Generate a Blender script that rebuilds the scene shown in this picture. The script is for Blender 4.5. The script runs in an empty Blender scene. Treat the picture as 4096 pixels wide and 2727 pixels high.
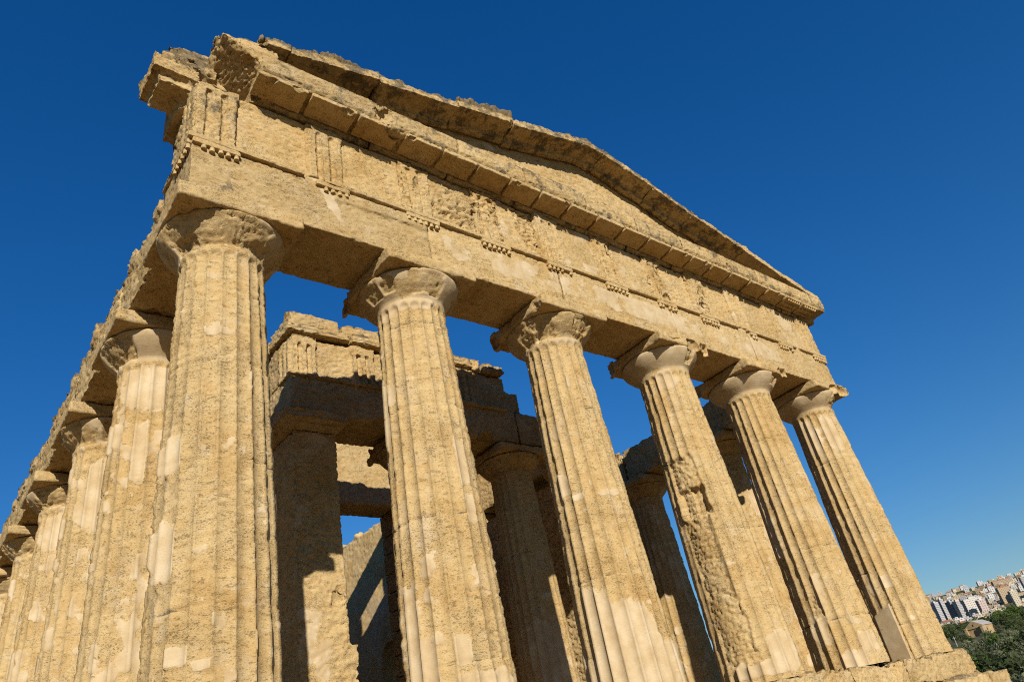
import bpy, bmesh, math, random
import numpy as np
from mathutils import Vector, Matrix

random.seed(7)
scene = bpy.context.scene
COL = scene.collection
rad = math.radians

# ------------------------------------------------------------------ camera, sky, sun, exposure
CAM_POS = (-2.6119, -7.904, -0.5038)
YAW, PITCH, ROLL = rad(-44.2847), rad(30.5882), rad(-12.3413)
cam_data = bpy.data.cameras.new("camera")
cam = bpy.data.objects.new("camera", cam_data)
COL.objects.link(cam)
_f = Vector((math.sin(-YAW) * math.cos(PITCH), math.cos(-YAW) * math.cos(PITCH), math.sin(PITCH)))
_r = _f.cross(Vector((0, 0, 1))).normalized()
_u = _r.cross(_f)
_r2 = _r * math.cos(ROLL) + _u * math.sin(ROLL)
_u2 = -_r * math.sin(ROLL) + _u * math.cos(ROLL)
cam.matrix_world = Matrix(((_r2.x, _u2.x, -_f.x, CAM_POS[0]), (_r2.y, _u2.y, -_f.y, CAM_POS[1]),
                           (_r2.z, _u2.z, -_f.z, CAM_POS[2]), (0, 0, 0, 1)))
cam_data.sensor_width = 36
cam_data.lens = 2863.74 / 4096 * 36
cam_data.clip_start = 0.05
cam_data.clip_end = 20000
scene.camera = cam

SUN_TO = Vector((-0.54, -1.0, 0.535)).normalized()
SUN_EL = math.asin(SUN_TO.z)
world = bpy.data.worlds.new("World")
scene.world = world
world.use_nodes = True
wn = world.node_tree.nodes
wl = world.node_tree.links
bg = wn["Background"]
sky = wn.new("ShaderNodeTexSky")
sky.sky_type = 'NISHITA'
sky.sun_disc = False
sky.sun_elevation = SUN_EL
sky.sun_rotation = math.atan2(SUN_TO.x, SUN_TO.y)
sky.altitude = 0
sky.air_density = 1.5
sky.dust_density = 0.0
sky.ozone_density = 9.5
_gm = wn.new("ShaderNodeGamma"); _gm.inputs[1].default_value = 0.95
_hs = wn.new("ShaderNodeHueSaturation"); _hs.inputs["Saturation"].default_value = 1.19
_hs.inputs["Hue"].default_value = 0.509
wl.new(sky.outputs[0], _gm.inputs[0]); wl.new(_gm.outputs[0], _hs.inputs["Color"])
wl.new(_hs.outputs[0], bg.inputs[0])
bg.inputs[1].default_value = 0.082

sun_data = bpy.data.lights.new("sun", 'SUN')
sun_data.energy = 5.0
sun_data.angle = rad(0.5)
sun_data.color = (1.0, 0.955, 0.88)
sun = bpy.data.objects.new("sun", sun_data)
sun.rotation_euler = SUN_TO.to_track_quat('Z', 'Y').to_euler()
COL.objects.link(sun)
scene.view_settings.view_transform = 'Standard'
scene.view_settings.look = 'None'
scene.view_settings.exposure = 0.42
scene.cycles.filter_width = 1.1
scene.cycles.use_denoising = False
scene.cycles.diffuse_bounces = 6
scene.view_settings.gamma = 1.0

# ------------------------------------------------------------------ numpy noise
_rng = np.random.RandomState(3)
_perm = _rng.permutation(256).astype(np.int32)
_perm = np.concatenate([_perm, _perm, _perm])
_grad = _rng.normal(size=(256, 3)).astype(np.float32)
_grad /= np.linalg.norm(_grad, axis=1, keepdims=True)

def perlin(P, seed=0):
    P = np.asarray(P, np.float32) + np.float32(seed * 17.317)
    i = np.floor(P).astype(np.int32)
    f = P - i
    i &= 255
    w = f * f * f * (f * (f * 6 - 15) + 10)
    out = np.zeros(len(P), np.float32)
    for dx in (0, 1):
        hx = _perm[(i[:, 0] + dx) & 255]
        wx = w[:, 0] if dx else 1 - w[:, 0]
        for dy in (0, 1):
            hy = _perm[hx + ((i[:, 1] + dy) & 255)]
            wy = w[:, 1] if dy else 1 - w[:, 1]
            for dz in (0, 1):
                h = _perm[hy + ((i[:, 2] + dz) & 255)]
                wz = w[:, 2] if dz else 1 - w[:, 2]
                g = _grad[h]
                out += wx * wy * wz * (g[:, 0] * (f[:, 0] - dx) + g[:, 1] * (f[:, 1] - dy) + g[:, 2] * (f[:, 2] - dz))
    return out * 1.6

def fbm(P, octv=4, seed=0, rough=0.5):
    o = 0; a = 1.0; t = 0
    P = np.asarray(P, np.float32)
    for k in range(octv):
        o = o + a * perlin(P * (2.03 ** k), seed + k * 3.1)
        t += a; a *= rough
    return o / t * 1.4

def sstep(a, b, x):
    t = np.clip((x - a) / (b - a), 0, 1)
    return t * t * (3 - 2 * t)

BED = np.array([1, 1, 2.4], np.float32)

# ------------------------------------------------------------------ object helpers
def mesh_np(name, V, F, mats, parent=None, attrs=None, smooth=True, loc=None, mat_idx=None):
    me = bpy.data.meshes.new(name)
    V = np.asarray(V, np.float32); F = np.asarray(F, np.int32)
    me.vertices.add(len(V)); me.vertices.foreach_set("co", V.ravel())
    k = F.shape[1]
    me.loops.add(len(F) * k); me.loops.foreach_set("vertex_index", F.ravel())
    me.polygons.add(len(F))
    me.polygons.foreach_set("loop_start", np.arange(len(F), dtype=np.int32) * k)
    me.update(calc_edges=True)
    me.validate()
    me.polygons.foreach_set("use_smooth", np.full(len(me.polygons), smooth))
    for m in (mats if isinstance(mats, (list, tuple)) else [mats]):
        me.materials.append(m)
    if mat_idx is not None:
        me.polygons.foreach_set("material_index", np.asarray(mat_idx, np.int32))
    for a, v in (attrs or {}).items():
        at = me.attributes.new(a, 'FLOAT', 'POINT')
        at.data.foreach_set("value", np.asarray(v, np.float32))
    ob = bpy.data.objects.new(name, me)
    COL.objects.link(ob)
    if loc is not None: ob.location = loc
    if parent is not None: ob.parent = parent
    return ob

def bm_obj(name, bm, mats, parent=None, smooth=False):
    me = bpy.data.meshes.new(name)
    bmesh.ops.recalc_face_normals(bm, faces=bm.faces)
    bm.to_mesh(me); bm.free()
    for m in (mats if isinstance(mats, (list, tuple)) else [mats]): me.materials.append(m)
    if smooth:
        me.polygons.foreach_set("use_smooth", np.full(len(me.polygons), True))
    ob = bpy.data.objects.new(name, me)
    COL.objects.link(ob)
    if parent is not None: ob.parent = parent
    return ob

def tag(o, label, cat, group=None, kind=None):
    if label: o["label"] = label
    if cat: o["category"] = cat
    if group: o["group"] = group
    if kind: o["kind"] = kind
    return o

def empty(name, loc=(0, 0, 0), rz=0):
    o = bpy.data.objects.new(name, None)
    o.location = loc; o.rotation_euler = (0, 0, rz)
    COL.objects.link(o)
    return o

def add_box(bm, x0, x1, y0, y1, z0, z1, mi=0):
    v = [bm.verts.new(p) for p in ((x0, y0, z0), (x1, y0, z0), (x1, y1, z0), (x0, y1, z0),
                                   (x0, y0, z1), (x1, y0, z1), (x1, y1, z1), (x0, y1, z1))]
    for q in ((0, 3, 2, 1), (4, 5, 6, 7), (0, 1, 5, 4), (1, 2, 6, 5), (2, 3, 7, 6), (3, 0, 4, 7)):
        f = bm.faces.new([v[i] for i in q]); f.material_index = mi
    return v

def add_prism(bm, poly, axis, a, b, mi=0):
    """poly: list of 2-D points extruded along axis from a to b (a, b may be functions of the point)"""
    def P(p, t):
        return {'x': (t, p[0], p[1]), 'y': (p[0], t, p[1]), 'z': (p[0], p[1], t)}[axis]
    fa = a if callable(a) else (lambda p: a)
    fb = b if callable(b) else (lambda p: b)
    A = [bm.verts.new(P(p, fa(p))) for p in poly]; B = [bm.verts.new(P(p, fb(p))) for p in poly]
    n = len(poly)
    fs = [bm.faces.new(A), bm.faces.new(B[::-1])]
    for i in range(n):
        fs.append(bm.faces.new((A[i], B[i], B[(i + 1) % n], A[(i + 1) % n])))
    for f in fs: f.material_index = mi
    bmesh.ops.recalc_face_normals(bm, faces=fs)

def box_bm(*a):
    bm = bmesh.new(); add_box(bm, *a); return bm

def voxel(bm, size):
    bmesh.ops.recalc_face_normals(bm, faces=bm.faces)
    me = bpy.data.meshes.new("tmp"); bm.to_mesh(me); bm.free()
    ob = bpy.data.objects.new("tmp", me); COL.objects.link(ob)
    m = ob.modifiers.new("r", 'REMESH'); m.mode = 'VOXEL'; m.voxel_size = size; m.adaptivity = 0
    dg = bpy.context.evaluated_depsgraph_get()
    ev = ob.evaluated_get(dg)
    em = ev.to_mesh()
    V = np.empty(len(em.vertices) * 3, np.float32); em.vertices.foreach_get("co", V); V = V.reshape(-1, 3)
    nl = np.empty(len(em.polygons), np.int32); em.polygons.foreach_get("loop_total", nl)
    L = np.empty(len(em.loops), np.int32); em.loops.foreach_get("vertex_index", L)
    if (nl == 4).all():
        F = L.reshape(-1, 4)
    else:
        F = np.array([list(p.vertices)[:4] for p in em.polygons if p.loop_total == 4], np.int32)
    E = np.empty(len(em.edges) * 2, np.int32); em.edges.foreach_get("vertices", E); E = E.reshape(-1, 2)
    ev.to_mesh_clear()
    bpy.data.objects.remove(ob); bpy.data.meshes.remove(me)
    return V, F, E

def normals(V, F):
    d1 = V[F[:, 2]] - V[F[:, 0]]; d2 = V[F[:, 3]] - V[F[:, 1]]
    n = np.cross(d1, d2)
    N = np.zeros_like(V)
    for c in range(3):
        s = 0
        for k in range(4):
            s = s + np.bincount(F[:, k], n[:, c], len(V))
        N[:, c] = s
    N /= np.linalg.norm(N, axis=1, keepdims=True) + 1e-12
    return N

def laplace(V, E, it):
    S = V.copy(); n = len(V)
    deg = np.bincount(E.ravel(), minlength=n).astype(np.float32)[:, None]
    for _ in range(it):
        A = np.zeros_like(S)
        for c in range(3):
            A[:, c] = np.bincount(E[:, 0], S[E[:, 1], c], n) + np.bincount(E[:, 1], S[E[:, 0], c], n)
        S = A / np.maximum(deg, 1)
    return S

def bite(V, c, r, seed, nz=0.35):
    c = np.asarray(c, np.float32)
    d = V - c; L = np.linalg.norm(d, axis=1)
    near = L < r * 1.6
    if not near.any(): return V
    rr = r * (1 + nz * fbm(V[near] * (1.6 / r), 3, seed))
    l = L[near]
    k = np.where(l < rr, rr / np.maximum(l, 1e-4), 1.0)
    V = V.copy(); V[near] = c + d[near] * k[:, None]
    return V

def weather(V, F, E, seed=0, rnd=8, amt=0.9, big=0.02, mid=0.012, fine=0.006, honey=0.0, bites=(), plaster=None, lichen=0.25, crust=0.0, lich_bias=0.0, lich_fn=None):
    """erode a voxel mesh: rounded and chipped arrises, bedding hollows, pits"""
    base = V.copy()
    pl = plaster(base) if plaster is not None else np.zeros(len(V), np.float32)
    pl = np.clip(0.5 + (pl + 0.22 * fbm(base * 3.5, 4, seed + 51) - .5) * 1.4, 0, 1) if plaster is not None else pl
    S = laplace(V, E, rnd)
    m = 0.25 + 0.75 * sstep(-0.25, 0.35, fbm(V * 1.4, 3, seed))
    m = m * sstep(-0.5, 0.3, fbm(V * 6.0, 2, seed + 9)) * (1 - 0.8 * pl)
    V = V + (S - V) * (amt * m)[:, None]
    for b in bites:
        V = bite(V, b[0], b[1], seed + 5)
    N = normals(V, F)
    if big < 0: pass
    n1 = fbm(V * 0.9, 3, seed + 1)
    n2 = fbm(V * BED * 3.2, 4, seed + 2)
    n3 = fbm(V * BED * 11, 3, seed + 3)
    d = -big * np.maximum(0, n1 + 0.25) - mid * np.abs(n2) * 1.6 - fine * sstep(0.05, 0.5, n3) * 2
    if honey:
        h = fbm(V * BED * 7.5, 3, seed + 4)
        hm = sstep(0.0, 0.4, fbm(V * 1.1, 2, seed + 14) + 0.25)
        d -= honey * hm * sstep(-0.1, 0.35, h)
    d = d * (1 - 0.85 * pl) + 0.008 * pl
    if crust:
        up = sstep(0.25, 0.8, N[:, 2])
        c = fbm(V * 1.5, 3, seed + 6)
        c2 = fbm(V * 6.0, 2, seed + 7)
        d += crust * up * (1.7 * c + 0.25 * c2)
    V = V + N * d[:, None]
    up = sstep(0.0, 0.7, N[:, 2])
    li = lichen * (0.25 + 0.95 * up) + lich_bias
    if lich_fn is not None: li = li + lich_fn(V)
    return V, pl, li

def stone(name, bm, parent, vox=0.03, tone=0.0, **kw):
    V, F, E = voxel(bm, vox)
    V, pl, li = weather(V, F, E, **kw)
    t = np.full(len(V), tone, np.float32)
    return mesh_np(name, V, F, M_STONE, parent, {"plaster": pl, "lichen": np.full(len(V), 1.0, np.float32) * li, "tone": t})

def stone_multi(name, bms, parent, vox=0.03, **kw):
    """several blocks that make one part: each weathered by itself so that joints show"""
    Vs, Fs, P, L, T = [], [], [], [], []
    o = 0
    seed = kw.pop('seed', 0)
    for k, (bm, tone) in enumerate(bms):
        V, F, E = voxel(bm, vox)
        V, pl, li = weather(V, F, E, seed=seed + k * 1.7, **kw)
        Vs.append(V); Fs.append(F + o); o += len(V)
        P.append(pl); L.append(np.full(len(V), 1.0) * li); T.append(np.full(len(V), tone))
    return mesh_np(name, np.concatenate(Vs), np.concatenate(Fs), M_STONE, parent,
                   {"plaster": np.concatenate(P), "lichen": np.concatenate(L), "tone": np.concatenate(T)})

# ------------------------------------------------------------------ materials
class NT:
    def __init__(s, name):
        s.m = bpy.data.materials.new(name); s.m.use_nodes = True
        s.n = s.m.node_tree.nodes; s.l = s.m.node_tree.links
        s.b = s.n["Principled BSDF"]
        s.b.inputs["Roughness"].default_value = 0.9
        s.b.inputs["Specular IOR Level"].default_value = 0.15
    def node(s, t, **kw):
        n = s.n.new(t)
        for k, v in kw.items(): setattr(n, k, v)
        return n
    def link(s, a, b): s.l.new(a, b)
    def noise(s, vec, scale, detail=4, rough=0.55, dim=None):
        n = s.node("ShaderNodeTexNoise")
        n.inputs["Scale"].default_value = scale; n.inputs["Detail"].default_value = detail
        n.inputs["Roughness"].default_value = rough
        if vec is not None: s.link(vec, n.inputs["Vector"])
        return n.outputs["Fac"]
    def ramp(s, fac, stops, interp='LINEAR'):
        r = s.node("ShaderNodeValToRGB"); cr = r.color_ramp; cr.interpolation = interp
        while len(cr.elements) < len(stops): cr.elements.new(0.5)
        for e, (p, c) in zip(cr.elements, stops):
            e.position = p; e.color = (c[0], c[1], c[2], 1) if hasattr(c, '__len__') else (c, c, c, 1)
        s.link(fac, r.inputs[0])
        return r.outputs[0]
    def mix(s, fac, a, b, mode='MIX'):
        m = s.node("ShaderNodeMix", data_type='RGBA', blend_type=mode)
        for sock, v in ((m.inputs[0], fac), (m.inputs[6], a), (m.inputs[7], b)):
            if isinstance(v, (int, float)): sock.default_value = v
            elif isinstance(v, tuple): sock.default_value = (*v, 1)
            else: s.link(v, sock)
        return m.outputs[2]
    def math(s, op, a, b=0.0, c=0.0, clamp=False):
        m = s.node("ShaderNodeMath", operation=op, use_clamp=clamp)
        for i, v in enumerate((a, b, c)):
            if isinstance(v, (int, float)): m.inputs[i].default_value = v
            else: s.link(v, m.inputs[i])
        return m.outputs[0]
    def attr(s, name):
        a = s.node("ShaderNodeAttribute"); a.attribute_name = name
        return a.outputs["Fac"]
    def sm(s, x, a, b):
        m = s.node("ShaderNodeMapRange", interpolation_type='SMOOTHSTEP')
        s.link(x, m.inputs[0]); m.inputs[1].default_value = a; m.inputs[2].default_value = b
        return m.outputs[0]

def make_stone():
    t = NT("weathered_calcarenite")
    g = t.node("ShaderNodeNewGeometry")
    pos = g.outputs["Position"]
    mp = t.node("ShaderNodeMapping"); mp.inputs["Scale"].default_value = (1, 1, 2.3)
    t.link(pos, mp.inputs[0]); bed = mp.outputs[0]
    broad = t.noise(pos, 0.9, 7, 0.66)
    col = t.ramp(broad, [(0.28, (0.352, 0.219, 0.080)), (0.42, (0.402, 0.269, 0.112)), (0.55, (0.437, 0.311, 0.145)), (0.66, (0.402, 0.261, 0.104)), (0.80, (0.362, 0.243, 0.108))])
    b2 = t.noise(bed, 4.0, 6, 0.65)
    col = t.mix(0.75, col, t.ramp(b2, [(0.28, (0.84, 0.77, 0.66)), (0.5, (1.0, 1.0, 1.0)), (0.74, (1.14, 1.15, 1.17))]), 'MULTIPLY')
    # block tone
    tone = t.attr("tone")
    tm = t.math('MULTIPLY_ADD', tone, 1.0, 1.0)
    tc = t.node("ShaderNodeCombineColor")
    for i in range(3): t.link(tm, tc.inputs[i])
    col = t.mix(1.0, col, tc.outputs[0], 'MULTIPLY')
    # plaster and lime patches
    pl = t.attr("plaster")
    pn = t.noise(pos, 7, 5, 0.6)
    ps = t.noise(pos, 2.2, 6, 0.62)
    pn2 = t.noise(pos, 26, 4, 0.65)
    plm = t.sm(t.math('ADD', t.math('MULTIPLY_ADD', t.math('SUBTRACT', pn, 0.5), 0.75, pl), t.math('MULTIPLY', t.math('SUBTRACT', pn2, 0.5), 0.45)), 0.44, 0.60)
    scrap = t.math('MULTIPLY', t.sm(t.math('MULTIPLY_ADD', pn, 0.45, ps), 0.79, 0.86), 0.55)
    pc = t.ramp(t.noise(pos, 3, 5, 0.6), [(0.3, (0.365, 0.250, 0.126)), (0.5, (0.435, 0.322, 0.178)), (0.7, (0.50, 0.395, 0.25))])
    col = t.mix(t.math('MULTIPLY', t.math('MAXIMUM', plm, scrap), 0.95), col, pc)
    # grain and pits
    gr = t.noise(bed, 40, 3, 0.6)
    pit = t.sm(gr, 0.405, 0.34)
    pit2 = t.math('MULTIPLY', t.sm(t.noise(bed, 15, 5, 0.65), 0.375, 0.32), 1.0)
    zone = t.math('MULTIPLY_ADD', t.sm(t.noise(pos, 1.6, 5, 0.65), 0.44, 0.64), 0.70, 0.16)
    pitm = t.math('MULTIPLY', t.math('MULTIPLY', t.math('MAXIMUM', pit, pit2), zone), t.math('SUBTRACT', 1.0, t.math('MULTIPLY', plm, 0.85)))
    grain = t.noise(pos, 95, 3, 0.7)
    col = t.mix(t.math('SUBTRACT', 0.8, t.math('MULTIPLY', plm, 0.5)), col, t.ramp(grain, [(0.33, (0.86, 0.81, 0.74)), (0.5, (1.0, 1.0, 1.0)), (0.68, (1.14, 1.14, 1.14))]), 'MULTIPLY')
    vg = t.noise(bed, 8.5, 7, 0.72)
    vm = t.math('MULTIPLY', t.sm(vg, 0.42, 0.34), t.math('SUBTRACT', 1.0, t.math('MULTIPLY', plm, 0.8)))
    col = t.mix(t.math('MULTIPLY', t.math('MULTIPLY', vm, zone), 0.16), col, (0.20, 0.118, 0.045))
    sh = t.sm(vg, 0.585, 0.66)
    col = t.mix(t.math('MULTIPLY', sh, 0.35), col, (0.58, 0.46, 0.27))
    col = t.mix(t.math('MULTIPLY', pitm, 0.62), col, (0.13, 0.068, 0.024))  # dark pit colour paints in the shade that bump alone cannot cast
    fleck = t.sm(t.noise(pos, 70, 2, 0.5), 0.66, 0.74)
    col = t.mix(t.math('MULTIPLY', fleck, 0.35), col, (0.62, 0.50, 0.33))
    # lichen / black crust
    ln = t.noise(pos, 2.6, 7, 0.68)
    ln2 = t.noise(pos, 14, 4, 0.6)
    lm = t.sm(t.math('ADD', t.math('MULTIPLY_ADD', ln2, 0.35, ln), t.math('MULTIPLY', t.attr("lichen"), 0.55)), 0.93, 1.06)
    lc = t.ramp(ln2, [(0.35, (0.042, 0.033, 0.022)), (0.6, (0.115, 0.092, 0.060))])
    col = t.mix(t.math('MULTIPLY', lm, 0.8), col, lc)
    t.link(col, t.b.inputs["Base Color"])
    t.b.inputs["Roughness"].default_value = 0.95
    t.b.inputs["Specular IOR Level"].default_value = 0.08
    # bump
    rough = t.math('SUBTRACT', 1.0, t.math('MULTIPLY', plm, 0.7))
    h = t.math('MULTIPLY_ADD', pitm, -0.018, t.math('MULTIPLY', t.noise(bed, 30, 6, 0.78), t.math('MULTIPLY_ADD', zone, 0.016, 0.006)))
    h = t.math('MULTIPLY_ADD', vm, -0.010, h)
    h = t.math('MULTIPLY', h, rough)
    h = t.math('MULTIPLY_ADD', plm, 0.006, h)
    h = t.math('MULTIPLY_ADD', t.noise(pos, 70, 3, 0.6), 0.003, h)
    bp = t.node("ShaderNodeBump"); bp.inputs["Strength"].default_value = 0.85; bp.inputs["Distance"].default_value = 1.0
    t.link(h, bp.inputs["Height"]); t.link(bp.outputs[0], t.b.inputs["Normal"])
    return t.m

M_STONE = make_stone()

# ------------------------------------------------------------------ dimensions of the temple
CX = [0.0, 2.992, 6.084, 9.284, 12.377, 15.369]          # axes of the front columns
LY = [0.0, 3.018, 6.151] + [6.151 + 3.2 * k for k in range(1, 9)] + [34.8, 37.9]
Z_AB0, Z_AB1 = 6.362, 6.612                               # abacus
Z_AR1 = 7.64                                              # top of the architrave
Z_FR1 = 8.82                                              # top of the frieze
HW = 0.839
YF = -0.68

temple = empty("ancient_temple", (7.68, 0, 0))
tag(temple, "ruined ochre stone temple with tall fluted columns and a weathered pediment", "temple")
temple["condition"] = "roofless"
bpy.context.view_layer.update()
TINV = Matrix.Translation((-7.68, 0, 0))

def under(o, parent):
    """parent while keeping world coordinates (temple empty sits at x=7.68)"""
    o.parent = parent
    o.matrix_parent_inverse = Matrix.Translation((-7.68, 0, 0)) if parent is temple else Matrix.Identity(4)
    return o

# ------------------------------------------------------------------ columns
R0, RN, ZN = 0.714, 0.545, 5.98

def ang_d(a, b):
    return (a - b + 180) % 360 - 180

def column(pos, seed, parent, name="column", fine=8, dz=0.03, wear=0.5, wear_fn=None, patches=(), gouges=(), joints=(1.25, 2.6, 3.9, 5.1),
           rough=1.0, tone=0.0, smooth_below=None, label=None, ech_kw=None, ab_bites=(), ab_kw=None, lime=0.58, slabs=(), zbase=0.0, scale=1.0, ztop=ZN, abacus=True, prot=None):
    nth = 20 * fine; nz = int(ztop / dz) + 1
    th = np.linspace(0, 2 * np.pi, nth, endpoint=False)
    z = np.linspace(0, ztop, nz)
    T, Z = np.meshgrid(th, z)
    T = T.ravel(); Z = Z.ravel()
    phi = (np.degrees(T) + 180) % 360 - 180
    tt = Z / ZN
    R = (R0 - (R0 - RN) * (tt + 0.10 * np.sin(np.pi * tt) * -1 * 0.6)) * scale
    u = 2 * ((T / (2 * np.pi) * 20) % 1) - 1
    Pc = np.stack([R * np.cos(T) + pos[0], R * np.sin(T) + pos[1], Z], 1).astype(np.float32)
    Pn = Pc + np.float32(seed * 3.7)
    w = wear + 0.55 * fbm(Pn * np.array([1.1, 1.1, 0.7], np.float32), 3, seed)
    if wear_fn is not None: w = w + wear_fn(phi, Z)
    # plaster that keeps the old fluting
    pm = np.zeros(len(Z))
    edge = 0.26 * fbm(Pn * 3.0, 4, seed + 8) + 0.16 * fbm(Pn * 11.0, 3, seed + 9)
    fl = np.floor(T / (2 * np.pi) * 20 + 1e-6)
    phiq = ((fl + 0.5) * 18 + 180) % 360 - 180
    phm = phi + 0.6 * ang_d(phiq, phi)
    for (p, zc, hp, hz) in patches:
        e = np.maximum(np.abs(ang_d(phm, p)) / hp, np.abs(Z - zc) / hz)
        e2 = np.sqrt((ang_d(phm, p) / hp) ** 2 + ((Z - zc) / hz) ** 2)
        pm = np.maximum(pm, 1.35 - (0.5 * e + 0.5 * e2) * 0.85)
    if smooth_below is not None:
        pm = np.maximum(pm, 0.5 + (smooth_below(phm) - Z) * 1.6)
    rnd = fbm(Pn * np.array([2.6, 2.6, 2.0], np.float32), 4, seed + 21)
    pm = np.maximum(pm, 0.5 + (rnd - lime) * 1.3)
    pl = sstep(0.40, 0.60, pm + edge)
    pl_soft = np.clip(0.5 + (pm + edge - 0.5) * 1.3, 0, 1)
    w = np.clip(w, 0.0, 1.0) * (1 - pl)
    depth = 0.064 * R / R0
    zend = ztop - 0.065 - 0.085 * (1 - np.sqrt(np.clip(1 - u * u, 0, 1)))
    dfac = np.clip((zend - Z) / 0.05, 0, 1) ** 0.5
    prof = np.sqrt(np.clip(1 - u * u, 0, 1)) * 0.55 + (1 - u * u) * 0.45
    r = R - depth * dfac * ((1 - w) * prof + w * (0.36 + 0.50 * prof))
    arr = np.abs(u) ** 6 * np.maximum(0, fbm(Pn * np.array([5, 5, 4], np.float32), 3, seed + 3) + 0.15)
    r -= (1 - pl) * 0.024 * arr
    bedn = fbm(Pn * BED * 3.4, 4, seed + 4)
    n3 = fbm(Pn * BED * 10, 3, seed + 5)
    rr = rough * (0.35 + 0.65 * w) * (1 - pl)
    r -= rr * (0.010 * np.abs(bedn) + 0.012 * sstep(0.12, 0.5, n3) + 0.012 * np.abs(u) ** 3 * (n3 > 0) * np.abs(n3))
    r -= (1 - pl) * rough * 0.012 * np.maximum(0, fbm(Pn * 1.2, 2, seed + 6))
    r += 0.007 * pl
    jl = np.zeros(len(Z))
    for zj in joints:
        zz = zj + 0.012 * fbm(Pn * 2.5, 2, seed + 30 + zj)
        r -= (1 - 0.7 * pl) * 0.024 * np.exp(-((Z - zz) / 0.014) ** 2) * sstep(-0.3, 0.2, fbm(Pn * 1.5, 2, seed + 40 + zj))
        jl = np.maximum(jl, np.exp(-((Z - zz) / 0.014) ** 2) * sstep(-0.35, 0.25, fbm(Pn * 1.5, 2, seed + 40 + zj)) * (1 - .6 * pl))
    for (p, zc, hp, hz, dep) in gouges:
        e = np.maximum(np.abs(ang_d(phi, p)) / hp, np.abs(Z - zc) / hz)
        gm = sstep(1.08, 0.9, e + 0.22 * fbm(Pn * 4, 3, seed + 60))
        tex = np.abs(fbm(Pn * BED * 6, 3, seed + 61))
        base = R - depth * 0.75
        r = r * (1 - gm) + gm * np.minimum(r, base - dep - 0.075 * tex)
        pl = pl * (1 - gm)
    for (p, zc, hp, hz) in slabs:
        gm = sstep(1.04, 0.98, np.maximum(np.abs(ang_d(phi, p)) / hp, np.abs(Z - zc - .004 * ang_d(phi, p)) / hz))
        flat = (R + .004) * math.cos(rad(hp * .8)) / np.maximum(np.cos(np.radians(np.clip(ang_d(phi, p), -60, 60))), .4)
        r = r * (1 - gm) + gm * flat
        pl_soft = np.maximum(pl_soft, .9 * gm); pl = np.maximum(pl, gm)
    V = np.stack([r * np.cos(T), r * np.sin(T), Z + zbase], 1)
    i, j = np.meshgrid(np.arange(nth), np.arange(nz - 1))
    i = i.ravel(); j = j.ravel(); i2 = (i + 1) % nth
    F = np.stack([j * nth + i, j * nth + i2, (j + 1) * nth + i2, (j + 1) * nth + i], 1)
    li = 0.05 + 0.62 * jl
    o = mesh_np(name, V, F, M_STONE, None, {"plaster": pl_soft * (pl > 0.001), "lichen": li, "tone": np.full(len(Z), tone)})
    o.location = (pos[0], pos[1], 0)
    under(o, parent)
    if label: o["label"] = label
    # echinus
    ek = dict(rough=0.35, zones=(), plaster=0.35); ek.update(ech_kw or {})
    pr = prot or [(RN - 0.012, 5.93), (RN + 0.004, 5.985), (RN + 0.012, 6.02), (0.590, 6.055), (0.640, 6.10), (0.700, 6.155), (0.755, 6.215),
          (0.800, 6.275), (0.826, 6.325), (0.832, 6.35), (0.815, 6.372), (0.70, 6.372)]
    pr = [(a * scale if scale != 1 else a, b) for a, b in pr]
    pts = []
    for (a, b) in zip(pr[:-1], pr[1:]):
        n = max(1, int(math.hypot(b[0] - a[0], b[1] - a[1]) / 0.022))
        for q in range(n): pts.append((a[0] + (b[0] - a[0]) * q / n, a[1] + (b[1] - a[1]) * q / n))
    pts.append(pr[-1])
    m = 20 * max(4, fine); k = len(pts)
    th = np.linspace(0, 2 * np.pi, m, endpoint=False)
    T, K = np.meshgrid(th, np.arange(k)); T = T.ravel(); K = K.ravel()
    pa = np.array(pts); r = pa[K, 0].copy(); zz = pa[K, 1].copy()
    phi = (np.degrees(T) + 180) % 360 - 180
    P = np.stack([r * np.cos(T) + pos[0], r * np.sin(T) + pos[1], zz], 1).astype(np.float32) + np.float32(seed * 2.3)
    dm = np.zeros(len(T))
    for (p, hp, z0, z1, dep) in ek['zones']:
        e = np.maximum(np.abs(ang_d(phi, p)) / hp, np.abs(zz - (z0 + z1) / 2) / ((z1 - z0) / 2))
        gm = sstep(1.12, 0.92, e + 0.26 * fbm(P * 3.4, 4, seed + 70))
        rough_t = dep * gm * (0.6 + 0.6 * np.abs(fbm(P * BED * 4, 4, seed + 71)) + 0.55 * np.abs(fbm(P * BED * 11, 3, seed + 76)))
        r -= rough_t; dm = np.maximum(dm, gm)
    pe = sstep(0.40, 0.60, ek['plaster'] + 0.6 * fbm(P * 2.2, 4, seed + 72)) * (1 - dm)
    r -= 0.012 * np.abs(fbm(P * 2.2, 3, seed + 75))
    r -= (1 - pe) * ek['rough'] * (0.05 * np.abs(fbm(P * BED * 3, 4, seed + 73)) + 0.04 * sstep(0.1, 0.4, fbm(P * 9, 3, seed + 74)))
    r = np.maximum(r, 0.50)
    V = np.stack([r * np.cos(T), r * np.sin(T), zz + zbase], 1)
    i, j = np.meshgrid(np.arange(m), np.arange(k - 1)); i = i.ravel(); j = j.ravel(); i2 = (i + 1) % m
    F = np.stack([j * m + i, j * m + i2, (j + 1) * m + i2, (j + 1) * m + i], 1)
    eo = mesh_np("echinus", V, F, M_STONE, None, {"plaster": pe, "lichen": np.full(len(T), 0.05), "tone": np.full(len(T), tone - 0.02)})
    eo.parent = o
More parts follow.
